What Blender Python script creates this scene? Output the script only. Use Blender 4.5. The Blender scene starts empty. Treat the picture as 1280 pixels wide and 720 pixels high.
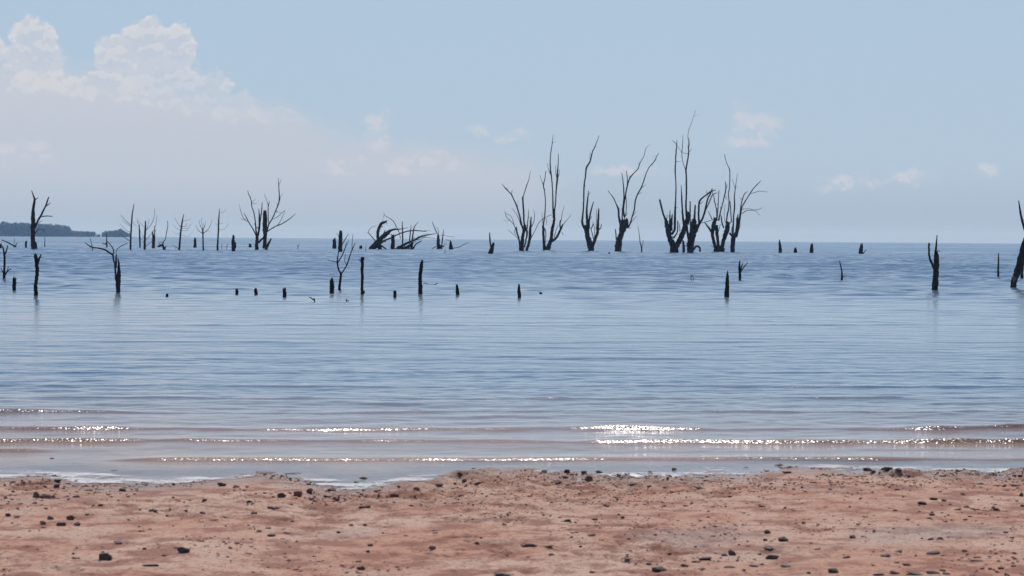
import bpy, math, random
import numpy as np
from mathutils import Vector, Matrix

random.seed(7)
rng = np.random.default_rng(11)
scene = bpy.context.scene
col = scene.collection

# ------------------------------------------------------------------ camera
CAM_H = 1.5
FOC = 70.0
FPX = FOC / 36.0 * 1280.0            # focal length in photo pixels (1280 wide)
ROLL = math.atan(0.00745)            # the photo's horizon drops to the right
PITCH = math.atan(60.9 * math.cos(ROLL) / FPX)
F = Vector((0, math.cos(PITCH), -math.sin(PITCH)))
U0 = Vector((0, math.sin(PITCH), math.cos(PITCH)))
R0 = Vector((1, 0, 0))
CX = R0 * math.cos(ROLL) + U0 * math.sin(ROLL)
CY = -R0 * math.sin(ROLL) + U0 * math.cos(ROLL)
CAM = Vector((0, 0, CAM_H))
cam_data = bpy.data.cameras.new('camera')
cam = bpy.data.objects.new('camera', cam_data)
col.objects.link(cam)
M = Matrix((CX, CY, -F)).transposed().to_4x4()
M.translation = CAM
cam.matrix_world = M
cam_data.lens = FOC
cam_data.sensor_width = 36.0
cam_data.clip_start = 0.1
cam_data.clip_end = 60000
cam_data.dof.use_dof = True
cam_data.dof.focus_distance = 55.0
cam_data.dof.aperture_fstop = 9.0
scene.camera = cam

# ------------------------------------------------------------------ sky, sun, exposure
SUN_EL = math.radians(52)
SUN_AZ = math.radians(1)             # straight ahead of the camera (from +Y towards +X)
SKY_STRENGTH = 0.085
world = bpy.data.worlds.new('World')
scene.world = world
world.use_nodes = True
world.cycles.sampling_method = 'MANUAL'
world.cycles.sample_map_resolution = 512


class NT:
    """small node-tree helper"""
    def __init__(self, tree):
        self.t = tree
        self.n = tree.nodes
        self.l = tree.links

    def node(self, typ, **kw):
        nd = self.n.new(typ)
        for k, v in kw.items():
            setattr(nd, k, v)
        return nd

    def put(self, sock, v):
        if v is None:
            return
        if hasattr(v, 'is_linked') or isinstance(v, bpy.types.NodeSocket):
            self.l.new(v, sock)
        else:
            sock.default_value = v

    def math(self, op, a, b=None, c=None, clamp=False):
        nd = self.node('ShaderNodeMath', operation=op, use_clamp=clamp)
        for i, v in enumerate((a, b, c)):
            if v is not None:
                self.put(nd.inputs[i], v)
        return nd.outputs[0]

    def vmath(self, op, a, b=None, scale=None):
        nd = self.node('ShaderNodeVectorMath', operation=op)
        self.put(nd.inputs[0], a)
        if b is not None:
            self.put(nd.inputs[1], b)
        if scale is not None:
            self.put(nd.inputs['Scale'], scale)
        return nd.outputs[0]

    def comb(self, x, y, z):
        nd = self.node('ShaderNodeCombineXYZ')
        for i, v in enumerate((x, y, z)):
            self.put(nd.inputs[i], v)
        return nd.outputs[0]

    def sep(self, v):
        nd = self.node('ShaderNodeSeparateXYZ')
        self.put(nd.inputs[0], v)
        return nd.outputs

    def noise(self, vec, scale, detail=4.0, rough=0.5, lac=2.0, dist=0.0, color=False, dims='3D'):
        nd = self.node('ShaderNodeTexNoise', noise_dimensions=dims)
        if vec is not None:
            self.put(nd.inputs['Vector'], vec)
        nd.inputs['Scale'].default_value = scale
        nd.inputs['Detail'].default_value = detail
        nd.inputs['Roughness'].default_value = rough
        nd.inputs['Lacunarity'].default_value = lac
        nd.inputs['Distortion'].default_value = dist
        return nd.outputs['Color' if color else 'Fac']

    def smooth(self, v, a, b, lo=0.0, hi=1.0):
        nd = self.node('ShaderNodeMapRange', interpolation_type='SMOOTHSTEP')
        self.put(nd.inputs[0], v)
        for i, x in enumerate((a, b, lo, hi)):
            nd.inputs[i + 1].default_value = x
        return nd.outputs[0]

    def mix(self, fac, a, b, blend='MIX'):
        nd = self.node('ShaderNodeMix', data_type='RGBA', blend_type=blend)
        self.put(nd.inputs[0], fac)
        for s, v in ((nd.inputs[6], a), (nd.inputs[7], b)):
            if isinstance(v, tuple) and len(v) == 3:
                v = (*v, 1.0)
            self.put(s, v)
        return nd.outputs[2]


def build_world():
    w = NT(world.node_tree)
    w.n.clear()
    out = w.node('ShaderNodeOutputWorld')
    bg = w.node('ShaderNodeBackground')
    bg.inputs['Strength'].default_value = SKY_STRENGTH
    w.l.new(bg.outputs[0], out.inputs[0])
    sky = w.node('ShaderNodeTexSky', sky_type='NISHITA')
    sky.sun_disc = False
    sky.sun_elevation = SUN_EL
    sky.sun_rotation = SUN_AZ
    sky.altitude = 0
    sky.air_density = 1.0
    sky.dust_density = 0.6
    sky.ozone_density = 3.0
    tc = w.node('ShaderNodeTexCoord')
    d = w.vmath('NORMALIZE', tc.outputs['Generated'])
    x, y, z = w.sep(d)
    K = FPX / 100.0
    az = w.math('ARCTAN2', x, y)
    u = w.math('MULTIPLY', az, K)
    # the same kind of cloud bank goes on all round the horizon: ten times round, each differently frayed
    per = 2 * math.pi * K / 10.0
    uu = w.math('SUBTRACT', w.math('FLOORED_MODULO', w.math('ADD', u, per / 2), per), per / 2)
    v = w.math('MULTIPLY', w.math('ARCSINE', z), K)
    P = w.comb(u, v, 0.0)
    warp = w.noise(P, 1.6, 4, 0.55, color=True, dims='2D')
    warp = w.vmath('SUBTRACT', warp, (0.5, 0.5, 0.5))
    warp2 = w.vmath('SUBTRACT', w.noise(P, 7.0, 5, 0.62, color=True, dims='2D'), (0.5, 0.5, 0.5))
    wv = w.vmath('ADD', w.vmath('SCALE', warp, scale=0.26), w.vmath('SCALE', warp2, scale=0.20))

    def heads(dv):
        # rounded cauliflower heads: distance from their middles, large to small
        vo = w.node('ShaderNodeTexVoronoi', feature='F1', normalize=False, voronoi_dimensions='2D')
        vo.inputs['Scale'].default_value = 3.0
        vo.inputs['Detail'].default_value = 2.2
        vo.inputs['Roughness'].default_value = 0.48
        vo.inputs['Lacunarity'].default_value = 2.3
        w.l.new(w.vmath('ADD', w.vmath('ADD', P, (0.0, dv, 0.0)), w.vmath('SCALE', warp2, scale=0.10)), vo.inputs['Vector'])
        return vo.outputs['Distance']
    h0, h1 = heads(0.0), heads(0.07)
    bulge = w.math('SUBTRACT', 0.8, h0)
    wx, wy, _ = w.sep(wv)
    pu = w.math('ADD', uu, wx)
    pv = w.math('ADD', v, wy)

    def blob(px, py, rx, ry):
        hor = 294.3 + 0.00745 * px
        cu, cv = (px - 640) / 100.0, (hor - py) / 100.0
        a = w.math('MULTIPLY', w.math('SUBTRACT', pu, cu), 100.0 / rx)
        b = w.math('MULTIPLY', w.math('SUBTRACT', pv, cv), 100.0 / ry)
        q = w.math('ADD', w.math('MULTIPLY', a, a), w.math('MULTIPLY', b, b))
        return w.math('SUBTRACT', 1.0, q)

    def union(bl):
        m = blob(*bl[0])
        for b in bl[1:]:
            m = w.math('SMOOTH_MAX', m, blob(*b), 0.15)
        return m
    towers = union([(185, 62, 46, 36), (222, 66, 32, 34), (158, 78, 34, 34), (205, 100, 62, 40), (258, 118, 32, 28), (240, 112, 40, 30),
                    (52, 54, 28, 30), (52, 88, 42, 36), (-4, 66, 22, 36),
                    (130, 114, 56, 18), (296, 136, 44, 18), (350, 148, 40, 11)])
    small = union([(470, 165, 26, 34), (420, 206, 50, 15), (600, 160, 26, 13), (632, 170, 28, 10), (925, 140, 24, 22), (950, 152, 34, 17),
                   (930, 175, 40, 20), (1130, 224, 42, 15), (1215, 214, 20, 12), (1060, 232, 50, 14), (30, 196, 70, 22), (540, 205, 45, 22),
                   (780, 215, 60, 10), (500, 210, 60, 20)])
    bank = union([(60, 195, 250, 118), (250, 222, 240, 108), (-60, 185, 200, 118), (420, 250, 330, 88)])

    tf = w.math('ADD', towers, w.math('MULTIPLY', bulge, 0.75))
    sf = w.math('ADD', small, w.math('MULTIPLY', bulge, 0.7))
    mt = w.smooth(tf, 0.04, 0.52)
    ms = w.smooth(sf, 0.0, 1.25)
    mb = w.smooth(w.math('ADD', bank, w.math('MULTIPLY', bulge, 0.16)), -0.05, 0.55)
    # billows: sun-facing tops bright, hollows bluer
    lit = w.smooth(w.math('ADD', w.math('SUBTRACT', h1, h0), w.math('MULTIPLY', bulge, 0.10)), -0.04, 0.15)
    rim = w.smooth(tf, 1.0, 0.25)
    tl = w.math('ADD', w.math('MULTIPLY', lit, 0.60), w.math('MULTIPLY', rim, 0.45), clamp=True)
    k = 1.0 / SKY_STRENGTH
    shade = (0.545 * k, 0.590 * k, 0.675 * k)
    bright = (0.715 * k, 0.70 * k, 0.715 * k)
    tcol = w.mix(tl, shade, bright)
    base = sky.outputs[0]
    # humid veil thickening towards the horizon all round, then the bank, then the towers
    base = w.mix(1.0, base, (SKY_R, SKY_G, SKY_B), 'MULTIPLY')
    base = w.mix(w.math('MULTIPLY', w.smooth(v, 11.0, 0.8), 0.92), base, (0.432 * k, 0.548 * k, 0.685 * k))
    base = w.mix(w.math('MULTIPLY', w.smooth(v, 1.1, 0.0), 0.85), base, (0.365 * k, 0.440 * k, 0.545 * k))
    base = w.mix(w.math('MULTIPLY', mb, w.math('MULTIPLY', w.smooth(v, 0.0, 0.9), 0.80)), base, w.mix(w.smooth(v, 0.9, 1.9), (0.530 * k, 0.565 * k, 0.645 * k), (0.585 * k, 0.605 * k, 0.665 * k)))
    base = w.mix(w.math('MULTIPLY', ms, w.math('MULTIPLY_ADD', lit, 0.50, 0.26)), base, (0.61 * k, 0.625 * k, 0.685 * k))
    fadeb = w.smooth(v, 0.8, 2.45)
    base = w.mix(w.math('MULTIPLY', mt, w.math('MULTIPLY', fadeb, 0.86)), base, tcol)
    w.l.new(base, bg.inputs['Color'])


SKY_R, SKY_G, SKY_B = 0.88, 0.97, 1.06
build_world()

sun_data = bpy.data.lights.new('sun', 'SUN')
sun_data.energy = 3.4
sun_data.angle = math.radians(0.53)
sun_data.color = (1.0, 0.95, 0.88)
sun = bpy.data.objects.new('sun', sun_data)
col.objects.link(sun)
sd = Vector((math.sin(SUN_AZ) * math.cos(SUN_EL), math.cos(SUN_AZ) * math.cos(SUN_EL), math.sin(SUN_EL)))
sun.rotation_euler = (-sd).to_track_quat('-Z', 'Y').to_euler()
sun.location = (0, 0, 50)

scene.view_settings.view_transform = 'Standard'
scene.view_settings.look = 'None'
scene.view_settings.gamma = 1.0
scene.view_settings.exposure = 0.0
scene.view_settings.use_curve_mapping = False
scene.render.engine = 'CYCLES'
cy = scene.cycles
cy.use_denoising = True
cy.denoising_prefilter = 'ACCURATE'
cy.denoiser = 'OPENIMAGEDENOISE'
cy.denoising_input_passes = 'RGB_ALBEDO_NORMAL'
cy.max_bounces = 6
cy.diffuse_bounces = 2
cy.glossy_bounces = 3
cy.transparent_max_bounces = 8
cy.volume_bounces = 1
cy.caustics_reflective = False
cy.caustics_refractive = False
cy.sample_clamp_indirect = 4.0

# ------------------------------------------------------------------ helpers


def ray(px, py):
    return CX * ((px - 640) / FPX) + CY * (-(py - 360) / FPX) + F


def at_depth(px, py, depth):
    """point on the pixel's ray at a horizontal forward distance"""
    r = ray(px, py)
    return CAM + r * (depth / r.y)


def on_water(px, py):
    r = ray(px, py)
    return CAM + r * (-CAM_H / r.z)


def mesh_obj(name, verts, faces, mat=None, parent=None, smooth=True):
    me = bpy.data.meshes.new(name)
    me.from_pydata([tuple(map(float, v)) for v in verts], [], faces)
    if smooth:
        me.polygons.foreach_set('use_smooth', [True] * len(me.polygons))
    me.update()
    if mat:
        me.materials.append(mat)
    o = bpy.data.objects.new(name, me)
    col.objects.link(o)
    if parent:
        o.parent = parent
        o.matrix_parent_inverse = Matrix.Translation(-parent.location)
    return o


def grid_obj(name, X, Y, Z, mat):
    """X, Y, Z 2-D arrays (rows, columns) -> one smooth sheet"""
    r, c = X.shape
    co = np.stack([X, Y, Z], -1).reshape(-1, 3).astype(np.float32)
    i = np.arange(r * c, dtype=np.int32).reshape(r, c)
    q = np.stack([i[:-1, :-1], i[:-1, 1:], i[1:, 1:], i[1:, :-1]], -1).reshape(-1, 4)
    me = bpy.data.meshes.new(name)
    me.vertices.add(len(co))
    me.vertices.foreach_set('co', co.ravel())
    me.loops.add(q.size)
    me.loops.foreach_set('vertex_index', q.ravel())
    me.polygons.add(len(q))
    me.polygons.foreach_set('loop_start', np.arange(0, q.size, 4, dtype=np.int32))
    me.polygons.foreach_set('use_smooth', np.ones(len(q), dtype=bool))
    me.update(calc_edges=True)
    me.materials.append(mat)
    o = bpy.data.objects.new(name, me)
    col.objects.link(o)
    return o


def tri_obj(name, V, T, mat, smooth=False):
    me = bpy.data.meshes.new(name)
    me.vertices.add(len(V))
    me.vertices.foreach_set('co', np.asarray(V, np.float32).ravel())
    T = np.asarray(T, np.int32)
    me.loops.add(T.size)
    me.loops.foreach_set('vertex_index', T.ravel())
    me.polygons.add(len(T))
    me.polygons.foreach_set('loop_start', np.arange(0, T.size, 3, dtype=np.int32))
    if smooth:
        me.polygons.foreach_set('use_smooth', np.ones(len(T), dtype=bool))
    me.update(calc_edges=True)
    me.materials.append(mat)
    o = bpy.data.objects.new(name, me)
    col.objects.link(o)
    return o


def tag(o, label=None, cat=None, group=None, kind=None):
    for k, v in (('label', label), ('category', cat), ('group', group), ('kind', kind)):
        if v:
            o[k] = v
    return o


def hash2(ix, iy, seed):
    h = (ix.astype(np.int64) * 374761393 + iy.astype(np.int64) * 668265263 + seed * 974711) & 0xFFFFFFFF
    h = ((h ^ (h >> 13)) * 1274126177) & 0xFFFFFFFF
    h = h ^ (h >> 16)
    return (h & 0xFFFFFF) / float(0xFFFFFF)


def vnoise(x, y, seed=0):
    x0, y0 = np.floor(x), np.floor(y)
    fx, fy = x - x0, y - y0
    fx = fx * fx * (3 - 2 * fx)
    fy = fy * fy * (3 - 2 * fy)
    a = hash2(x0, y0, seed)
    b = hash2(x0 + 1, y0, seed)
    c = hash2(x0, y0 + 1, seed)
    d = hash2(x0 + 1, y0 + 1, seed)
    return (a + (b - a) * fx) * (1 - fy) + (c + (d - c) * fx) * fy


def fbm(x, y, seed=0, octv=4):
    s, a, t = 0.0, 1.0, 0.0
    for k in range(octv):
        s = s + a * vnoise(x * 2 ** k + 17.3 * k, y * 2 ** k - 9.1 * k, seed + k)
        t += a
        a *= 0.5
    return s / t


def sstep(v, a, b):
    t = np.clip((v - a) / (b - a), 0, 1)
    return t * t * (3 - 2 * t)


def material(name):
    m = bpy.data.materials.new(name)
    m.use_nodes = True
    nt = NT(m.node_tree)
    nt.n.clear()
    out = nt.node('ShaderNodeOutputMaterial')
    return m, nt, out


# ------------------------------------------------------------------ materials
def wood_material(name, dark, pale, pale_amount, rough=0.85):
    m, t, out = material(name)
    b = t.node('ShaderNodeBsdfPrincipled')
    tc = t.node('ShaderNodeTexCoord')
    g = t.node('ShaderNodeNewGeometry')
    oi = t.node('ShaderNodeObjectInfo')
    p = t.vmath('ADD', g.outputs['Position'], t.vmath('SCALE', t.comb(oi.outputs['Random'], oi.outputs['Random'], 0.0), scale=37.0))
    st = t.vmath('MULTIPLY', p, (5.0, 5.0, 0.7))
    grain = t.noise(st, 3.0, 6, 0.65)
    patch = t.noise(p, 0.9, 4, 0.55)
    f = t.smooth(t.math('ADD', t.math('MULTIPLY', grain, 0.55), t.math('MULTIPLY', patch, 0.55)), 0.70 - pale_amount, 0.86 - pale_amount)
    c = t.mix(f, dark, pale)
    c = t.mix(t.smooth(grain, 0.55, 0.30), c, tuple(0.45 * q for q in dark))
    t.l.new(c, b.inputs['Base Color'])
    b.inputs['Roughness'].default_value = rough
    b.inputs['Specular IOR Level'].default_value = 0.25
    bp = t.node('ShaderNodeBump')
    bp.inputs['Strength'].default_value = 0.8
    bp.inputs['Distance'].default_value = 0.05
    t.l.new(grain, bp.inputs['Height'])
    t.l.new(bp.outputs[0], b.inputs['Normal'])
    t.l.new(b.outputs[0], out.inputs[0])
    return m


W_DARK = wood_material('charred_dead_wood', (0.060, 0.047, 0.039), (0.24, 0.20, 0.165), 0.06)
W_GREY = wood_material('weathered_grey_wood', (0.075, 0.060, 0.050), (0.46, 0.40, 0.34), 0.07)
W_PALE = wood_material('bleached_driftwood', (0.10, 0.085, 0.075), (0.42, 0.38, 0.33), 0.18)


def stone_material(name, a, b_, rough=0.75):
    m, t, out = material(name)
    b = t.node('ShaderNodeBsdfPrincipled')
    g = t.node('ShaderNodeNewGeometry')
    oi = t.node('ShaderNodeObjectInfo')
    n = t.noise(g.outputs['Position'], 45.0, 6, 0.6)
    c = t.mix(t.smooth(n, 0.35, 0.70), a, b_)
    c = t.mix(t.math('MULTIPLY', oi.outputs['Random'], 0.5), c, tuple(1.5 * q for q in a))
    t.l.new(c, b.inputs['Base Color'])
    b.inputs['Roughness'].default_value = rough
    bp = t.node('ShaderNodeBump')
    bp.inputs['Strength'].default_value = 0.7
    bp.inputs['Distance'].default_value = 0.004
    t.l.new(n, bp.inputs['Height'])
    t.l.new(bp.outputs[0], b.inputs['Normal'])
    t.l.new(b.outputs[0], out.inputs[0])
    return m


S_DARK = stone_material('dark_stone', (0.050, 0.035, 0.031), (0.13, 0.088, 0.074))
S_BROWN = stone_material('brown_clod', (0.12, 0.058, 0.043), (0.23, 0.12, 0.09))
S_GREY = stone_material('grey_stone', (0.12, 0.10, 0.095), (0.25, 0.21, 0.19))
S_RED = stone_material('red_sand_clod', (0.30, 0.155, 0.115), (0.42, 0.25, 0.19), 0.9)
S_CRUMB = stone_material('dark_sand_crumb', (0.10, 0.05, 0.04), (0.20, 0.10, 0.075), 0.9)

# ------------------------------------------------------------------ the shore line (metres, from the photo's waterline pixels)
SHORE_PX = [(-300, 596), (0, 599), (40, 595), (70, 596), (100, 603), (150, 604), (200, 606), (260, 602), (300, 597), (340, 595), (375, 598), (400, 607),
            (430, 611), (470, 609), (500, 604), (540, 598), (570, 592), (620, 589), (660, 589), (700, 594), (760, 597), (820, 599), (860, 596),
            (890, 592), (930, 594), (955, 590), (985, 585), (1030, 586), (1080, 588), (1130, 589), (1180, 591), (1240, 593), (1280, 592), (1600, 594)]
_sx, _sy = [], []
for px, py in SHORE_PX:
    q = on_water(px, py)
    _sx.append(q.x)
    _sy.append(q.y)
_sx, _sy = np.array(_sx), np.array(_sy)


def shore_y(x):
    b = np.interp(x, _sx, _sy)
    return b + 0.10 * (fbm(x * 3.0, x * 0 + 3.3, 5, 4) - 0.5) + sstep(np.abs(x), 4, 60) * 3.0 * (fbm(x * 0.08, x * 0 + 1.7, 9, 3) - 0.5)


def sand_z(x, y):
    s = shore_y(x) - y                       # metres up the beach from the waterline
    z = np.where(s > 0, 0.020 * s, 0.045 * s)
    z = np.where(s > 14, 0.28 + 0.004 * (s - 14), z)
    z = np.maximum(z, -1.6)
    near = np.exp(-np.abs(s - 0.25) / 0.9)   # crumbly, trodden band along the water
    clump = fbm(x * 1.1, y * 1.1, 41, 3)
    z = z + 0.045 * (fbm(x * 0.55, y * 0.55, 21, 3) - 0.5) * sstep(s, -0.4, 1.2)
    z = z + (0.014 + 0.034 * near) * sstep(clump, 0.40, 0.70) * (fbm(x * 9, y * 9, 31, 4) - 0.42) * 2.0 * sstep(s, -0.5, 0.1)
    z = z + 0.014 * (fbm(x * 5, y * 5, 51, 5) - 0.5) * sstep(s, -0.5, 0.2)
    pit = sstep(fbm(x * 13, y * 13, 61, 3), 0.60, 0.72)
    z = z - 0.014 * pit * sstep(clump, 0.45, 0.6) * sstep(s, 0.1, 0.5)
    return z


def on_sand(px, py):
    r = ray(px, py)
    g = on_water(px, py).y
    tt = np.arange(g - 2.2, g + 0.3, 0.012)
    xx, zr = tt * (r.x / r.y), CAM_H + tt * (r.z / r.y)
    zs = sand_z(xx, tt)
    hit = np.nonzero(zr <= np.maximum(zs, 0.0))[0]
    i = hit[0] if len(hit) else len(tt) - 1
    return Vector((xx[i], tt[i], zs[i]))


# ------------------------------------------------------------------ ground: the red beach
def sand_material():
    m, t, out = material('red_sand')
    b = t.node('ShaderNodeBsdfPrincipled')
    g = t.node('ShaderNodeNewGeometry')
    p = g.outputs['Position']
    att = t.node('ShaderNodeAttribute', attribute_name='up_beach')
    s = att.outputs['Fac']
    big = t.noise(p, 0.9, 5, 0.6)
    mid = t.noise(p, 4.5, 6, 0.65)
    fine = t.noise(p, 38.0, 5, 0.7)
    grit = t.noise(p, 160.0, 3, 0.6)
    c = t.mix(t.smooth(big, 0.36, 0.64), (0.52, 0.268, 0.178), (0.61, 0.392, 0.290))
    c = t.mix(t.math('MULTIPLY', t.smooth(mid, 0.46, 0.60), 0.85), c, (0.29, 0.120, 0.080))
    c = t.mix(t.math('MULTIPLY', t.smooth(mid, 0.46, 0.30), 0.55), c, (0.56, 0.42, 0.34))
    # grey silt lying in patches
    gp = t.noise(t.vmath('ADD', p, (7.7, 3.1, 0.0)), 0.75, 4, 0.55)
    c = t.mix(t.math('MULTIPLY', t.smooth(gp, 0.54, 0.70), 0.45), c, (0.36, 0.305, 0.275))
    c = t.mix(t.math('MULTIPLY', t.smooth(fine, 0.53, 0.64), 0.80), c, (0.17, 0.075, 0.055))
    c = t.mix(t.math('MULTIPLY', t.smooth(grit, 0.56, 0.68), 0.55), c, (0.15, 0.07, 0.05))
    # wet by the water
    wet = t.smooth(t.math('ADD', s, t.math('MULTIPLY', t.math('SUBTRACT', mid, 0.5), 1.6)), 0.75, 0.10)
    c = t.mix(t.math('MULTIPLY', wet, 0.75), c, t.mix(1.0, c, (0.42, 0.38, 0.38), 'MULTIPLY'))
    t.l.new(c, b.inputs['Base Color'])
    t.l.new(t.math('MULTIPLY_ADD', wet, -0.45, 0.9), b.inputs['Roughness'])
    b.inputs['Specular IOR Level'].default_value = 0.3
    h = t.math('ADD', t.math('MULTIPLY', fine, 0.012), t.math('MULTIPLY', grit, 0.003))
    bp = t.node('ShaderNodeBump')
    bp.inputs['Strength'].default_value = 1.0
    bp.inputs['Distance'].default_value = 1.0
    t.l.new(h, bp.inputs['Height'])
    t.l.new(bp.outputs[0], b.inputs['Normal'])
    t.l.new(b.outputs[0], out.inputs[0])
    return m


def graded(core, far_lo, far_hi, n):
    """a core sequence with n growing steps added at both ends"""
    lo = core[0] - np.geomspace(1, core[0] - far_lo + 1, n + 1)[1:][::-1] + 1
    hi = core[-1] + np.geomspace(1, far_hi - core[-1] + 1, n + 1)[1:] - 1
    return np.concatenate([lo, core, hi])


def fan(ys, half0, slope, ncore, far, nfar=14):
    """rows at ys; columns dense near the middle, stretching out to +-far"""
    half = np.clip(half0 + slope * np.maximum(ys, 0), 0, far * 0.9)
    u = np.linspace(-1, 1, ncore)
    core = half[:, None] * u[None, :]
    g = np.linspace(0, 1, nfar + 1)[1:] ** 3
    right = half[:, None] + (far - half[:, None]) * g[None, :]
    X = np.concatenate([-right[:, ::-1], core, right], 1)
    return X, np.repeat(ys[:, None], X.shape[1], 1)


ys = np.concatenate([-np.geomspace(1, 3000, 14)[::-1], np.linspace(0, 7.4, 30), np.arange(7.5, 14.6, 0.0125), np.geomspace(14.62, 40, 60)])
X, Y = fan(ys, 1.6, 0.30, 520, 3000)
Z = sand_z(X, Y)
sand = grid_obj('beach_sand', X, Y, Z, sand_material())
a = sand.data.attributes.new('up_beach', 'FLOAT', 'POINT')
a.data.foreach_set('value', np.clip(shore_y(X) - Y, -5, 30).astype(np.float32).ravel())
tag(sand, kind='structure')

m, t, out = material('lake_mud')
b = t.node('ShaderNodeBsdfPrincipled')
t.l.new(t.mix(t.noise(None, 3.0), (0.16, 0.085, 0.06), (0.24, 0.13, 0.09)), b.inputs['Base Color'])
t.l.new(b.outputs[0], out.inputs[0])
bed = mesh_obj('lake_bed', [(-9000, -20, -1.9), (9000, -20, -1.9), (9000, 9000, -1.9), (-9000, 9000, -1.9)], [(0, 1, 2, 3)], m)
tag(bed, kind='structure')

# ------------------------------------------------------------------ water
# crests running in to the shore: (photo y, [(photo x, height in m)...])
CRESTS = [
    (574.5, [(-50, .0), (120, .0), (190, .016), (300, .018), (480, .016), (620, .014), (700, .018), (830, .016), (960, .020), (1080, .018), (1200, .010), (1330, .008)]),
    (563.5, [(-50, .018), (30, .018), (75, .0), (500, .0), (640, .0), (1280, .004)]),
    (553.5, [(-50, .026), (60, .026), (165, .024), (190, .010), (240, .022), (330, .020), (380, .010), (480, .016), (560, .010), (720, .010), (760, .028), (880, .030), (1000, .024), (1100, .020), (1180, .028), (1330, .028)]),
    (536.0, [(-50, .012), (60, .022), (110, .026), (180, .016), (270, .020), (340, .022), (460, .016), (560, .014), (700, .012), (755, .028), (860, .028), (900, .008), (960, .012), (1090, .010), (1150, .026), (1220, .022), (1270, .030), (1330, .030)]),
    (516.5, [(-50, .030), (90, .022), (170, .010), (300, .006), (520, .010), (700, .008), (880, .016), (960, .012), (1100, .010), (1280, .012)]),
    (499.0, [(-50, .010), (240, .018), (330, .012), (520, .010), (700, .016), (900, .008), (1100, .014), (1280, .008)]),
    (484.0, [(-50, .006), (300, .012), (700, .006), (1000, .022), (1110, .018), (1200, .008), (1280, .014)]),
    (466.0, [(-50, .010), (300, .006), (640, .010), (900, .008), (1280, .012)]),
    (449.0, [(-50, .004), (600, .004), (740, .012), (830, .012), (900, .006), (1100, .004), (1280, .012)]),
    (428.0, [(-50, .010), (200, .012), (500, .006), (900, .010), (1280, .006)]),
    (407.0, [(-50, .006), (400, .014), (700, .008), (1000, .014), (1280, .008)]),
]


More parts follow.
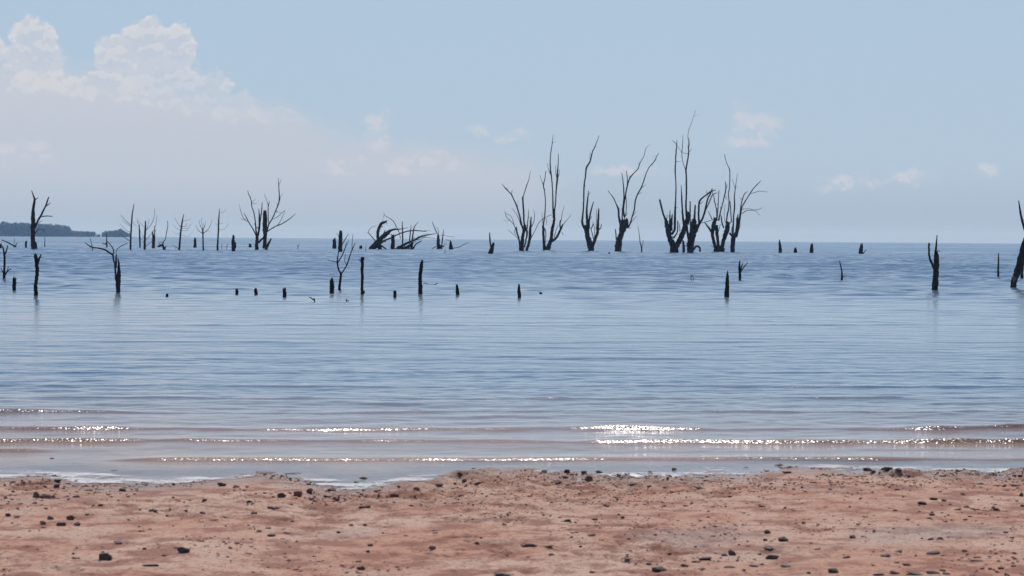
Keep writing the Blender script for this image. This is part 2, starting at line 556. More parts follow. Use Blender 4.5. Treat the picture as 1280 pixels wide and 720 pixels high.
def wave_z(x, y, with_front=False):
    z = np.zeros_like(x)
    r2 = np.random.default_rng(5)
    sel = (y < 340)
    xs, yv = x[sel], y[sel]
    zz = np.zeros_like(xs)
    patch = 0.55 + 0.9 * fbm(xs * 0.10, yv * 0.22, 71, 3)
    # livelier close to the shore and out beyond the posts, calmer between
    env = 0.43 + 0.17 * np.exp(-((yv - 19.5) / 4.0) ** 2) + 0.9 * sstep(yv, 38, 70)
    fields = [(vnoise(xs * q, yv * q * 1.5, 100 + i), vnoise(xs * q * 1.7, yv * q * 0.7, 200 + i)) for i, q in enumerate((0.2, 0.35, 0.6, 1.0))]
    for k in range(40):
        lam = 0.22 * (2.6 / 0.22) ** r2.random()
        th = r2.normal(0, 0.34)
        kk = 2 * math.pi / lam
        amp = 0.0022 * lam / (1 + 0.30 * lam)
        ph = r2.random() * 6.283
        f1, f2 = fields[k % 4]
        mod = 0.3 + 1.4 * (f1 if k % 8 < 4 else 1 - f1)
        q = np.sin(kk * (xs * math.sin(th) + yv * math.cos(th)) + ph + 4.0 * f2)
        zz += amp * mod * (q + 0.25 * q * q)
    env = env * (1 - sstep(yv, 60, 75))
    zz *= patch * env
    zz *= sstep(yv, 12.2, 15.5) * 0.85 + 0.15
    fr = np.zeros_like(xs)
    for i, (py, prof) in enumerate(CRESTS):
        pts = [on_water(px, py) for px, _ in prof]
        cx = np.array([p.x for p in pts])
        cyv = np.array([p.y for p in pts])
        am = np.interp(xs, cx, [h for _, h in prof])
        yc = np.interp(xs, cx, cyv) + (0.22 + 0.012 * cyv.mean()) * (fbm(xs * 0.55, xs * 0 + i * 7.7, 300 + i, 3) - 0.5)
        am = am * (0.55 + 0.9 * fbm(xs * 1.3, xs * 0 + i, 330 + i, 3))
        d = yv - yc
        scl = max(1.0, cyv.mean() / 16.0)
        wf, wb = 0.050 * scl, 0.24 * scl
        zz += am * np.where(d < 0, np.exp(-(d / wf) ** 2), np.exp(-(d / wb) ** 2))
        # a little trough in front
        zz -= 0.18 * am * np.exp(-((d + 0.20 * scl) / (0.12 * scl)) ** 2)
        fr += (am / 0.025) * np.exp(-((d + 0.6 * wf) / (0.9 * wf)) ** 2)
    # short-crested ripples over the shallows
    rip = sstep(yv, 12.6, 16.5) * (1 - sstep(yv, 20, 32))
    on = rip > 0
    xo, yo = xs[on], yv[on]
    zo = np.zeros_like(xo)
    pf = [(vnoise(xo * q, yo * q, 500 + i), vnoise(xo * q * 1.3 + 9, yo * q * 0.9, 520 + i)) for i, q in enumerate((0.6, 1.1, 2.0))]
    for k in range(26):
        lam = 0.14 * (0.55 / 0.14) ** r2.random()
        th = r2.normal(0, 0.6)
        kk = 2 * math.pi / lam
        f1, f2 = pf[k % 3]
        q = np.sin(kk * (xo * math.sin(th) + yo * math.cos(th)) + r2.random() * 6.283 + 4.0 * f2)
        zo += 0.0015 * lam * (0.1 + 1.8 * (f1 if k % 2 else 1 - f1)) * q
    zz[on] += zo * rip[on] * (0.35 + 1.1 * fbm(xo * 0.3, yo * 0.5, 540, 3))
    # out on the lake: short-crested wind waves
    wind = sstep(yv, 32, 90) * (1 - 0.95 * sstep(yv, 120, 335))
    on = wind > 0
    xo, yo = xs[on], yv[on]
    zo = np.zeros_like(xo)
    pf = [(vnoise(xo * q, yo * q * 0.3, 400 + i), vnoise(xo * q * 0.5 + 9, yo * q * 0.25, 420 + i)) for i, q in enumerate((0.55, 0.95, 1.6))]
    for k in range(34):
        lam = 0.8 * (3.0 / 0.8) ** r2.random()
        th = r2.normal(0, 0.80)
        kk = 2 * math.pi / lam
        f1, f2 = pf[k % 3]
        q = np.sin(kk * (xo * math.sin(th) + yo * math.cos(th)) + r2.random() * 6.283 + 5.0 * f2)
        zo += 0.0032 * lam * (0.0 + 1.9 * (f1 if k % 2 else 1 - f1)) * (q + 0.35 * q * q)
    gusty = 0.5 + 1.0 * fbm(xo * 0.035, yo * 0.06, 440, 3)
    zz[on] += zo * wind[on] * gusty
    z[sel] = zz
    if with_front:
        ff = np.zeros_like(x)
        ff[sel] = np.clip(fr, 0, 1.5)
        return z, ff
    return z


def water_material():
    m, t, out = material('lake_water')
    g = t.node('ShaderNodeNewGeometry')
    p = g.outputs['Position']
    x, y, z = t.sep(p)
    depth = t.node('ShaderNodeAttribute', attribute_name='depth').outputs['Fac']
    # small ripples as slopes of the surface, finer near the shore, with calmer and rougher patches
    gust = t.noise(t.vmath('MULTIPLY', p, (0.010, 0.022, 0.0)), 1.0, 4, 0.6)
    gust2 = t.noise(t.vmath('MULTIPLY', p, (0.0022, 0.0075, 0.0)), 1.0, 4, 0.6)
    near = t.smooth(y, 70.0, 20.0)
    far = t.smooth(y, 36.0, 115.0)

    def slopes(sx, sy, det):
        c = t.noise(t.vmath('MULTIPLY', p, (sx, sy, 0.0)), 1.0, det, 0.6, color=True)
        return t.vmath('SUBTRACT', c, (0.5, 0.5, 0.5))
    s_fine = slopes(9.0, 26.0, 3)
    s_mid = slopes(0.45, 1.9, 5)
    s_big = slopes(0.06, 0.34, 4)
    amp_far = t.math('MULTIPLY', far, t.math('MULTIPLY_ADD', t.math('ADD', gust, gust2), 0.62, -0.15))
    front = t.node('ShaderNodeAttribute', attribute_name='front').outputs['Fac']
    s_spark = slopes(52.0, 80.0, 2)
    v = t.vmath('SCALE', s_fine, scale=t.math('MULTIPLY_ADD', near, 0.10, 0.015))
    v = t.vmath('ADD', v, t.vmath('SCALE', s_mid, scale=t.math('MULTIPLY_ADD', amp_far, 0.85, 0.02)))
    v = t.vmath('ADD', v, t.vmath('SCALE', s_big, scale=t.math('MULTIPLY', amp_far, 0.60)))
    vx, vy, _ = t.sep(v)
    # the wave faces one sees out there are the ones turned to the shore
    vy = t.math('SUBTRACT', vy, t.math('MULTIPLY', amp_far, 0.19))
    vy = t.math('SUBTRACT', vy, t.math('MULTIPLY', t.smooth(y, 15.0, 28.0), 0.016))
    spark = t.vmath('MULTIPLY', t.vmath('SCALE', s_spark, scale=front), (1.3, 0.9, 0.0))
    nrm = t.vmath('ADD', g.outputs['Normal'], t.comb(t.math('MULTIPLY', vx, 0.5), vy, 0.0))
    nrm = t.vmath('NORMALIZE', t.vmath('ADD', nrm, spark))
    fr = t.node('ShaderNodeFresnel')
    fr.inputs['IOR'].default_value = 1.333
    t.l.new(nrm, fr.inputs['Normal'])
    gl = t.node('ShaderNodeBsdfGlossy')
    gl.inputs['Color'].default_value = (1, 1, 1, 1)
    t.l.new(t.math('MULTIPLY_ADD', front, 0.06, 0.15), gl.inputs['Roughness'])
    t.l.new(nrm, gl.inputs['Normal'])
    silt = t.smooth(t.math('ADD', y, t.math('MULTIPLY', gust, 5.0)), 24.0, 14.0)
    body = t.mix(silt, (0.026, 0.088, 0.160), (0.29, 0.152, 0.075))
    df = t.node('ShaderNodeBsdfDiffuse')
    t.l.new(body, df.inputs['Color'])
    tr = t.node('ShaderNodeBsdfTransparent')
    tr.inputs['Color'].default_value = (0.90, 0.84, 0.80, 1)
    mx = t.node('ShaderNodeMixShader')
    t.l.new(t.smooth(depth, 0.0, 0.055), mx.inputs[0])
    t.l.new(tr.outputs[0], mx.inputs[1])
    t.l.new(df.outputs[0], mx.inputs[2])
    m2 = t.node('ShaderNodeMixShader')
    t.l.new(fr.outputs[0], m2.inputs[0])
    t.l.new(mx.outputs[0], m2.inputs[1])
    t.l.new(gl.outputs[0], m2.inputs[2])
    t.l.new(m2.outputs[0], out.inputs[0])
    return m


def rows(y0, y1, d0, p, ref):
    out, y = [], y0
    while y < y1:
        out.append(y)
        y += d0 * (y / ref) ** p
    return out


wy = np.array(rows(11.6, 19.0, 0.0125, 0, 1) + rows(19.0, 62.0, 0.016, 2, 19.0) + rows(62.0, 330.0, 0.26, 1.0, 62.0) + rows(330.0, 8900.0, 6.0, 1.6, 330.0) + [8900.0])
X, Y = fan(wy, 2.6, 0.32, 400, 8900)
Z, FR = wave_z(X, Y, True)
water = grid_obj('lake_water', X, Y, Z, water_material())
a = water.data.attributes.new('depth', 'FLOAT', 'POINT')
a.data.foreach_set('value', np.clip(Z - sand_z(X, np.minimum(Y, 40.0)), -0.1, 2).astype(np.float32).ravel())
a = water.data.attributes.new('front', 'FLOAT', 'POINT')
a.data.foreach_set('value', FR.astype(np.float32).ravel())
tag(water, kind='structure')


# ------------------------------------------------------------------ foam left along the waterline
def foam_material():
    m, t, out = material('foam')
    g = t.node('ShaderNodeNewGeometry')
    p = g.outputs['Position']
    att = t.node('ShaderNodeAttribute', attribute_name='thick').outputs['Fac']
    n1 = t.noise(t.vmath('MULTIPLY', p, (5.0, 9.0, 0.0)), 1.0, 5, 0.65)
    vor = t.node('ShaderNodeTexVoronoi', feature='DISTANCE_TO_EDGE')
    t.l.new(t.vmath('MULTIPLY', p, (30.0, 30.0, 0.0)), vor.inputs['Vector'])
    lace = t.smooth(vor.outputs['Distance'], 0.22, 0.02)
    cover = t.math('ADD', t.math('ADD', att, t.math('MULTIPLY', t.math('SUBTRACT', n1, 0.5), 1.3)), t.math('MULTIPLY', lace, 0.16))
    n2 = t.noise(t.vmath('MULTIPLY', p, (1.6, 5.0, 0.0)), 1.0, 4, 0.6)
    cover = t.math('ADD', cover, t.math('MULTIPLY', t.math('SUBTRACT', n2, 0.56), 1.8))
    n3 = t.noise(t.vmath('MULTIPLY', p, (26.0, 26.0, 0.0)), 1.0, 4, 0.7)
    cover = t.math('ADD', cover, t.math('MULTIPLY', t.math('SUBTRACT', n3, 0.5), 1.2))
    fac = t.math('MULTIPLY', t.smooth(cover, 0.42, 0.80), 0.85)
    b = t.node('ShaderNodeBsdfPrincipled')
    t.l.new(t.mix(n1, (0.50, 0.45, 0.43), (0.74, 0.72, 0.72)), b.inputs['Base Color'])
    b.inputs['Roughness'].default_value = 0.5
    tr = t.node('ShaderNodeBsdfTransparent')
    mx = t.node('ShaderNodeMixShader')
    t.l.new(fac, mx.inputs[0])
    t.l.new(tr.outputs[0], mx.inputs[1])
    t.l.new(b.outputs[0], mx.inputs[2])
    t.l.new(mx.outputs[0], out.inputs[0])
    return m


def px_x(x, y=12.7):
    return 640 + FPX * x / y


fx = np.linspace(-5.0, 5.0, 700)
fs = np.linspace(-0.22, 0.95, 70)
X = np.repeat(fx[None, :], len(fs), 0)
Y = shore_y(fx)[None, :] + fs[:, None]
FOAM_W = [(-400, .45), (0, .50), (60, .42), (120, .60), (200, .55), (260, .45), (300, .12), (390, .10), (420, .45), (470, .40), (530, .42), (570, .08), (640, .10),
          (690, .30), (780, .36), (850, .32), (900, .42), (945, .30), (975, .05), (1030, .12), (1060, .34), (1150, .36), (1250, .42), (1600, .4)]
fw = np.interp(px_x(fx), [p for p, _ in FOAM_W], [w for _, w in FOAM_W])
fw = fw * 0.72
th = np.exp(-((fs[:, None] - 0.35 * fw[None, :]) / (0.10 + 0.55 * fw[None, :])) ** 2) * np.clip(0.32 + 1.1 * fw[None, :], 0, 0.92)
th[0, :] = th[-1, :] = 0
th[:, 0] = th[:, -1] = 0
Z = np.maximum(np.maximum(sand_z(X, Y), wave_z(X, Y)), -0.01) + 0.005
foam = grid_obj('foam', X, Y, Z, foam_material())
a = foam.data.attributes.new('thick', 'FLOAT', 'POINT')
a.data.foreach_set('value', th.astype(np.float32).ravel())
tag(foam, 'lacy white foam left along the waterline of the red beach', 'foam', kind='stuff')


# ------------------------------------------------------------------ dead wood standing in the water
def catmull(P, n):
    """P (k,4) -> smoothly resampled"""
    P = np.asarray(P, float)
    if len(P) == 2:
        tt = np.linspace(0, 1, n + 1)[:, None]
        return P[0] * (1 - tt) + P[1] * tt
    Q = np.vstack([2 * P[0] - P[1], P, 2 * P[-1] - P[-2]])
    res = []
    for i in range(1, len(Q) - 2):
        p0, p1, p2, p3 = Q[i - 1:i + 3]
        for s in np.linspace(0, 1, n, endpoint=False):
            res.append(0.5 * ((2 * p1) + (-p0 + p2) * s + (2 * p0 - 5 * p1 + 4 * p2 - p3) * s * s + (-p0 + 3 * p1 - 3 * p2 + p3) * s ** 3))
    res.append(P[-1])
    return np.array(res)


def tube(C, R, sides, rnd, jag=False, rough=0.10):
    """tapered, knobbly tube along centres C with radii R"""
    n = len(C)
    C = np.asarray(C, float)
    T = np.gradient(C, axis=0)
    T /= np.linalg.norm(T, axis=1)[:, None] + 1e-9
    ref = np.array([0.3, 1.0, 0.1])
    V, Fc = [], []
    a0 = rnd.random() * 6.28
    lob = [(rnd.integers(2, 5), rnd.random() * 6.28, rnd.random() * 0.10 + 0.03) for _ in range(2)]
    for i in range(n):
        t_ = T[i]
        s_ = np.cross(t_, ref)
        s_ /= np.linalg.norm(s_) + 1e-9
        b_ = np.cross(t_, s_)
        for j in range(sides):
            an = a0 + 2 * math.pi * j / sides
            rr = R[i] * (1 + rough * rnd.normal() + sum(q[2] * math.sin(q[0] * an + q[1] + 0.15 * i) for q in lob))
            off = np.zeros(3)
            if jag and i == n - 1:
                off = t_ * R[i] * (rnd.random() * 1.6 - 0.3)
                rr *= 0.85
            V.append(C[i] + s_ * math.cos(an) * rr + b_ * math.sin(an) * rr + off)
    for i in range(n - 1):
        for j in range(sides):
            k = (j + 1) % sides
            Fc.append((i * sides + j, i * sides + k, (i + 1) * sides + k, (i + 1) * sides + j))
    V.append(C[-1] + T[-1] * (R[-1] * (-0.6 if jag else 0.8)))
    e = len(V) - 1
    for j in range(sides):
        Fc.append(((n - 1) * sides + j, (n - 1) * sides + (j + 1) % sides, e))
    V.append(C[0] - T[0] * R[0] * 0.3)
    e = len(V) - 1
    for j in range(sides):
        Fc.append(((j + 1) % sides, j, e))
    return V, Fc


WIDTH_K = 1.0


def wood(name, label, cat, view, strokes, mat=None, group=None, base=None, straight=0.45):
    """strokes: 'T ...' trunk, 'B ...' branch, 'W ...' twig, points x,y,w in the enlarged view (x0, y0, scale)"""
    mat = mat or W_DARK
    x0, y0, s = view
    rnd = np.random.default_rng(abs(hash_str(label)) % 100000)
    items = []
    for st in strokes.strip().split('\n'):
        w_ = st.split()
        pts = [tuple(map(float, q.split(','))) for q in w_[1:]]
        items.append((w_[0], [(x0 + a / s, y0 + b / s, c / s) for a, b, c in pts]))
    bx, by, _ = items[0][1][0]
    if base:
        bx, by = x0 + base[0] / s, y0 + base[1] / s
    ground = on_water(bx, by)
    D = ground.y
    mpp = D / FPX
    single = len(items) == 1
    root = None
    if not single:
        root = bpy.data.objects.new(name, None)
        root.empty_display_size = 0.3
        root.location = (ground.x, ground.y, 0.0)
        col.objects.link(root)
    done = []            # (px, py, depth offset)
    objs = []            # (object, points, kind)
    main = None
    for k, (kind, pts) in enumerate(items):
        P = np.array(pts)
        off0, owner, best = 0.0, None, 1e9
        for o_, q_, kd in objs:
            dd = np.hypot(q_[:, 0] - P[0, 0], q_[:, 1] - P[0, 1])
            j = int(dd.argmin())
            if dd[j] < best:
                best, off0, owner = dd[j], q_[j, 2], (o_, kd)
        if best > 9.0 / 1.0:
            off0 = rnd.normal() * 0.4
        slope = rnd.uniform(-straight, straight) * (0.25 if kind == 'T' else 1.0)
        seg = np.concatenate([[0], np.cumsum(np.hypot(np.diff(P[:, 0]), np.diff(P[:, 1])))]) * mpp
        bend = rnd.normal() * 0.12
        off = off0 + slope * seg + bend * seg * np.sin(seg / (seg[-1] + 1e-6) * 3.0)
        C = []
        for (px, py, w_), o_ in zip(pts, off):
            q = at_depth(px, py, D + o_)
            C.append((q.x, q.y, q.z, max(0.5 * w_ * mpp * WIDTH_K * (D + o_) / D, 0.006)))
        C = np.array(C)
        in_water = C[0, 2] < 0.25 and kind == 'T'
        if in_water:
            C = np.vstack([[C[0, 0], C[0, 1], -0.9, C[0, 3] * 1.05], C])
            C[1, 2] = max(C[1, 2], 0.0)
        n = 5 if kind == 'W' else 7
        S = catmull(C, n)
        R = np.maximum(S[:, 3], 0.004)
        wig = rnd.normal(size=(len(S), 3)) * R[:, None] * 0.08
        wig[0] = 0
        cen = S[:, :3] + wig
        wmax = max(p[2] for p in pts)
        jag = pts[-1][2] > 0.55 * wmax and pts[-1][2] * mpp > 0.05
        sides = 10 if kind == 'T' else (8 if kind == 'B' else 5)
        V, Fc = tube(cen, R, sides, rnd, jag, 0.06)
        nm = {'T': 'trunk', 'B': 'branch', 'W': 'twig'}[kind]
        par = root
        if kind == 'W' and owner is not None:
            par = owner[0] if owner[1] != 'W' else owner[0].parent
        if single:
            V = [np.array(v) - np.array([ground.x, ground.y, 0]) for v in V]
            o = mesh_obj(name, V, Fc, mat)
            o.location = (ground.x, ground.y, 0)
            root = o
        else:
            V = [np.array(v) - np.array(root.location) for v in V]
            o = mesh_obj(nm, V, Fc, mat)
            o.parent = par
        Sp = catmull(np.column_stack([P[:, 0], P[:, 1], off]), 6)
        objs.append((o, Sp, kind))
        if kind == 'B' and not single:            # snapped-off twig ends along the limb
            ln = float(np.linalg.norm(np.diff(S[:, :3], axis=0), axis=1).sum())
            for _ in range(rnd.integers(1, 4)):
                j = int(rnd.integers(len(S) // 4, len(S) - 1))
                ax = S[j + 1, :3] - S[j, :3] if j + 1 < len(S) else S[j, :3] - S[j - 1, :3]
                ax = ax / (np.linalg.norm(ax) + 1e-9)
                sd_ = rnd.normal(size=3)
                dr = ax * rnd.uniform(0.3, 0.9) + sd_ / np.linalg.norm(sd_)
                dr /= np.linalg.norm(dr)
                L_ = min(ln * rnd.uniform(0.05, 0.14), 0.9)
                q0 = S[j, :3]
                mid_ = q0 + dr * L_ * 0.55 + rnd.normal(size=3) * L_ * 0.06
                q1 = q0 + dr * L_ + rnd.normal(size=3) * L_ * 0.12
                r0_ = min(R[j] * 0.5, 0.05)
                V2, F2 = tube(np.array([q0, mid_, q1]), [r0_, r0_ * 0.7, r0_ * 0.35], 5, rnd)
                V2 = [np.array(v) - np.array(root.location) for v in V2]
                mesh_obj('twig', V2, F2, mat).parent = o
    tag(root, label, cat, group)
    return root


def hash_str(s):
    h = 5381
    for ch in s:
        h = (h * 33 + ord(ch)) & 0x7FFFFFFF
    return h


A = (620, 210, 6.545)
wood('dead_tree', 'multi-stemmed dead tree with a forked bent limb, beside the paired slim tall tree', 'dead tree', A, '''
T 208,678,40 210,640,35 215,590,28 222,540,26 232,500,31 236,470,24
T 252,674,24 268,620,20 278,560,21 280,505,20 288,400,9
B 195,640,14 188,580,15 172,530,16 165,488,15
B 232,648,14 245,590,13 255,530,16 242,488,14
B 238,490,16 228,430,14 226,360,14 222,300,14 219,235,13
B 225,510,15 208,460,14 190,380,12 165,300,11 140,245,9 125,215,10 100,190,6 75,165,6 50,130,4
B 255,500,10 260,440,9 265,390,6 266,340,3
W 222,240,7 236,190,7 252,140,7 270,90,5 283,22,3
W 125,215,6 130,195,5 134,178,3
W 112,203,4 92,175,5 62,148,3
W 176,330,4 178,300,3 180,265,2
W 205,470,7 180,400,5 155,360,4 132,330,3
W 160,495,7 140,455,5 110,425,5 85,400,5 72,352,4
W 152,480,5 135,420,4 115,388,4 80,375,3
W 158,500,5 150,520,5 160,545,4
W 180,575,5 140,540,4 98,505,3
W 285,490,7 305,450,6 316,395,5 310,340,3
W 290,570,6 320,510,5 350,450,5 388,410,4
W 120,430,3 90,432,3 66,428,2
''', W_GREY)

B = (665, 165, 4.645)
wood('dead_tree', 'slim dead tree with a pair of tall poles and a low crooked arm', 'dead tree', B, '''
T 92,686,32 100,660,25 112,620,19 118,560,17 128,510,14 128,450,11
T 72,688,17 68,620,14 64,545,15
B 66,540,8 75,470,7 78,400,6 72,340,6 66,310,6 75,270,4 80,225,3
B 124,500,9 122,430,9 120,350,7 115,280,7 108,225,8 106,160,6 112,100,5 118,60,4 123,15,2
B 128,480,9 136,420,8 140,350,7 146,280,9 148,235,8 152,180,5 153,125,3
B 108,640,13 140,615,14 160,580,14 178,540,11
W 66,310,4 55,280,3 45,250,2
W 66,550,5 80,580,6 78,640,4
W 62,530,3 57,465,2
W 108,240,4 96,215,3 88,180,2
W 146,270,4 138,240,3 138,190,2
W 148,275,4 158,240,3 157,215,2
W 165,565,7 163,540,8 165,512,7
W 168,520,4 176,470,3 186,430,2
W 178,540,5 200,515,3 226,482,2
W 128,612,5 140,570,4 152,540,3
W 80,540,3 86,515,3 78,500,2
W 172,580,4 182,598,3
W 116,480,3 90,490,3 60,510,2
''')

C_ = (715, 165, 4.645)
wood('dead_tree', 'dead tree with one very long thin pole curving up to the right', 'dead tree', C_, '''
T 110,690,34 105,655,38 92,610,28 82,570,23 76,545,20
B 72,560,13 60,525,12 64,470,9 68,390,9 70,310,9 78,260,8 84,210,9 105,170,8 118,120,6 135,80,5 158,22,3
B 92,600,19 90,540,18 86,480,14 87,430,11 92,380,8 95,340,3
B 98,560,12 102,500,9 112,450,8 125,405,5
B 118,665,19 135,620,18 148,580,16 152,520,14 156,445,7
W 150,572,6 165,560,5 172,535,4
W 130,640,6 118,590,5 112,565,5 122,535,4
W 130,625,4 132,560,4 120,520,3
W 140,565,4 142,480,3 140,445,2
W 104,560,4 118,552,4 124,530,3
W 104,510,4 114,490,3
W 70,320,3 78,310,2
W 134,85,3 142,90,2
W 60,530,5 56,512,4
''', W_GREY)

Dv = (755, 180, 5.143)
wood('dead_tree', 'thick leaning dead trunk carrying two long thin limbs that sweep right', 'dead tree', Dv, '''
T 90,690,42 92,650,41 100,610,37 112,575,36 122,540,46 128,490,38
B 78,615,8 77,580,8 73,548,8
B 105,510,18 95,460,14 92,420,12 78,385,6 60,345,6 40,320,4 25,300,3
B 118,490,10 118,430,8 128,350,8 125,270,7 115,185,4
B 132,470,12 125,420,10 135,350,10 145,290,10 158,240,8 168,215,8 195,185,6 218,160,6 235,115,5 258,75,4 268,30,3 288,10,2
B 150,540,11 165,520,10 180,470,9 195,420,9 202,365,8 218,320,8 240,280,8 258,230,7 270,190,6 290,150,6 320,115,5 350,60,3
B 150,530,17 150,505,16 148,485,13
W 140,460,5 145,380,5 138,320,5
W 150,280,6 150,220,6 144,170,4
W 168,215,4 166,205,4
W 165,520,5 185,490,4 212,463,3
W 180,475,4 195,450,3 210,432,2
W 240,282,3 268,262,2
W 150,540,5 175,540,3
W 92,425,4 100,410,3
W 320,115,3 338,98,2
W 126,500,6 135,470,6 150,445,3
''', W_GREY)

wood('dead_sapling', 'tiny leafless sapling with a whip stem between the thick leaning trunk and the tallest tree', 'sapling', Dv, '''
T 242,697,10 241,665,8 232,630,5 228,590,4 218,525,2.5
W 242,668,5 250,640,4 252,618,3
''')
wood('tree_stump', 'small dark stub at the waterline between the long curved pole and the leaning trunk', 'stump', Dv, '''
T 33,708,14 33,700,10
''')

Fv = (815, 220, 7.2)
wood('dead_tree', 'tallest dead tree, several straight poles rising from one thick base', 'dead tree', Fv, '''
T 198,690,80 195,640,76 175,590,57 155,540,45 140,480,36 128,405,30
T 205,660,46 235,600,46 262,550,46 285,490,43 305,430,42 325,375,44 326,335,36
B 125,400,25 108,360,18 90,300,17 68,210,15
B 165,530,24 158,470,16 160,400,15 162,305,5
B 172,490,26 175,420,22 180,370,14 183,340,5
B 180,525,25 203,480,21 206,400,18 208,320,16 212,250,15 216,108,12 213,28,11 208,-52,11 213,-142,9 216,-212,10 223,-282,8 224,-327,5
B 190,560,14 215,530,14 230,490,14 232,405,11
B 290,450,26 280,390,20 273,300,14 268,200,12 262,80,4
B 314,380,23 306,290,17 308,200,16 310,100,15 308,-12,14 305,-52,13 316,-122,12 330,-212,11 326,-262,9 329,-305,6 323,-352,4 330,-412,4 353,-472,3.5 393,-590,2.5
B 338,380,18 343,300,12 343,228,9
W 133,392,8 137,345,4
W 224,-282,4 204,-305,3 180,-322,2
W 305,-52,8 285,-100,6 272,-160,6 270,-212,6 276,-290,5 278,-372,3
W 270,-212,4 235,-260,3 184,-320,2.5
W 330,-212,5 345,-230,4 357,-248,3
W 328,-240,6 338,-290,5 330,-345,4
W 250,500,8 250,460,7 247,425,4
W 200,600,8 215,610,6 225,590,4
W 185,540,6 205,560,5
''', W_DARK)
wood('dead_tree', 'squat dead tree with an elbow-bent limb beside the tallest tree', 'dead tree', Fv, '''
T 345,690,62 345,630,66 350,580,62 365,520,60 375,460,60 380,405,42
B 335,575,30 318,500,22 312,430,20 325,380,26
B 378,430,19 385,340,16 388,262,12
B 395,500,27 420,440,25 445,400,20 465,355,18 480,300,16 500,210,14 525,160,14 542,115,9
B 425,435,19 420,360,17 422,270,17 430,225,17 450,200,15 490,170,14 530,140,13 575,125,5
B 470,335,12 500,270,11 530,200,10 550,165,8 590,150,4
B 352,500,22 348,440,15 350,390,9
W 440,425,5 490,410,4 525,400,3
W 548,165,5 545,140,5 535,120,3
W 330,440,8 336,400,8 332,370,4
W 400,480,5 415,500,4
''', W_GREY)
wood('tree_stump', 'narrow dark post standing between the trunks of the tallest tree and its squat neighbour', 'stump', Fv, '''
T 288,690,26 285,630,22 280,585,17
W 292,630,9 320,628,8
''')
wood('driftwood', 'dark root arching out of the water at the foot of the squat tree', 'driftwood', Fv, '''
T 432,682,18 430,650,18 412,632,18 392,636,17 374,668,14
''')

G = (875, 225, 7.579)
wood('dead_tree', 'bushy cluster of dead stems fanning out from a low stump', 'dead tree', G, '''
T 180,680,98 180,655,80 176,630,50
B 150,655,30 128,580,30 118,500,32 130,430,44 142,375,34
B 172,645,32 168,570,28 160,500,30 155,430,30
B 205,650,40 222,580,38 240,520,48 258,460,48 262,405,34
B 105,490,17 85,455,16 65,430,14 48,405,11
B 160,385,12 158,300,11 150,250,9 138,200,9 128,140,6
B 162,360,10 172,240,9 180,95,6
B 175,385,15 192,310,13 205,260,12 225,180,11 243,100,10 245,50,9 238,15,5
B 250,410,13 258,330,14 270,280,13 275,200,11 270,130,9 280,60,9 282,-84,9 261,-143,6 240,-202,5 230,-244,3
B 298,395,10 292,300,10 285,205,9
B 225,455,14 210,410,14 200,340,12
W 120,380,10 100,340,8 80,295,5
W 135,380,12 133,350,8
W 240,405,5 228,340,4 238,230,3
W 110,382,5 60,395,4 20,408,3
W 245,-190,3 236,-210,3 242,-240,2
W 172,500,7 190,430,6 196,420,4
W 140,640,6 115,630,5 98,615,3
W 268,430,10 290,400,10 300,396,7
W 250,190,3 240,150,2
W 170,380,6 185,350,6 195,330,4
''')
wood('dead_tree', 'dead tree on a single short trunk with thin limbs reaching out to the right', 'dead tree', G, '''
T 308,684,39 308,620,38 315,560,44 322,520,40
B 335,535,34 350,480,34 355,420,26 360,325,8
B 310,520,22 315,430,17 318,350,14 328,240,14 325,170,11 333,93,8 345,8,5 354,-63,3
B 352,490,28 365,430,24 375,370,20 385,310,18 395,260,12 430,200,11 460,150,10 480,120,10 510,75,8 540,45,7 578,5,4
B 382,330,12 385,260,10 400,190,9 420,135,8 450,108,4
B 318,540,22 290,515,18 280,500,12
W 333,93,5 324,51,4 306,-8,3
W 485,128,5 530,115,5 570,105,5 645,115,3
W 396,320,7 440,290,6 500,285,5 550,280,5 590,262,3
W 405,278,4 460,272,4 520,290,4 570,340,2.5
W 355,520,5 380,440,3 395,405,2
W 350,430,8 345,380,7 350,350,4
W 540,48,3 535,30,2
W 400,225,4 408,235,3
W 290,515,6 296,480,7 305,440,4
''')

H = (0, 230, 4.8)
wood('dead_tree', 'tall dark dead snag with a forked right limb in front of the wooded shore', 'dead tree', H, '''
T 200,390,27 198,320,26 197,260,26 198,200,22 200,150,16 208,95,12 200,70,8 190,38,4
T 215,390,19 214,350,13
B 208,262,15 225,225,12 245,190,11 265,150,10 280,115,9 292,78,5
W 208,95,6 218,90,5 228,82,4
W 280,132,6 302,112,4
W 246,195,6 280,192,6 315,194,5
W 230,230,4 252,222,3
W 208,300,6 230,272,4 255,275,3 270,295,2
W 192,190,6 188,170,4
W 290,90,3 296,84,2
''')
wood('dead_tree', 'short forked dead stem with side prongs near its foot', 'dead tree', H, '''
T 25,582,18 25,540,14 27,480,13 27,430,13 20,390,9 15,372,6
B 28,428,9 40,395,8 47,368,5
W 28,548,10 50,518,7 68,510,4
W 42,528,6 50,497,4
W 20,535,7 5,505,4
''')
wood('wooden_post', 'short square-topped post stub just below the prong-footed forked stem', 'post', H, '''
T 85,640,24 86,600,22 87,566,21
''')
wood('dead_tree', 'thick upright post with a broken crown and one short prong below the tall snag', 'dead tree', H, '''
T 215,672,25 213,600,22 222,540,22 220,470,23 212,425,20
B 226,485,12 235,450,12 247,422,7
W 208,430,6 204,420,5
W 245,440,4 258,440,3
''')
wood('tree_stump', 'small dark stub beside the tall snag, towards the bleached branch', 'stump', H, '''
T 155,383,13 156,360,12 157,342,11
''')
wood('driftwood', 'bleached pale branch floating low by the wooded shore', 'driftwood', H, '''
T 92,380,18 75,365,9 45,350,8 10,335,5
W 90,375,8 105,350,5
W 85,360,4 86,325,2
''', W_PALE)
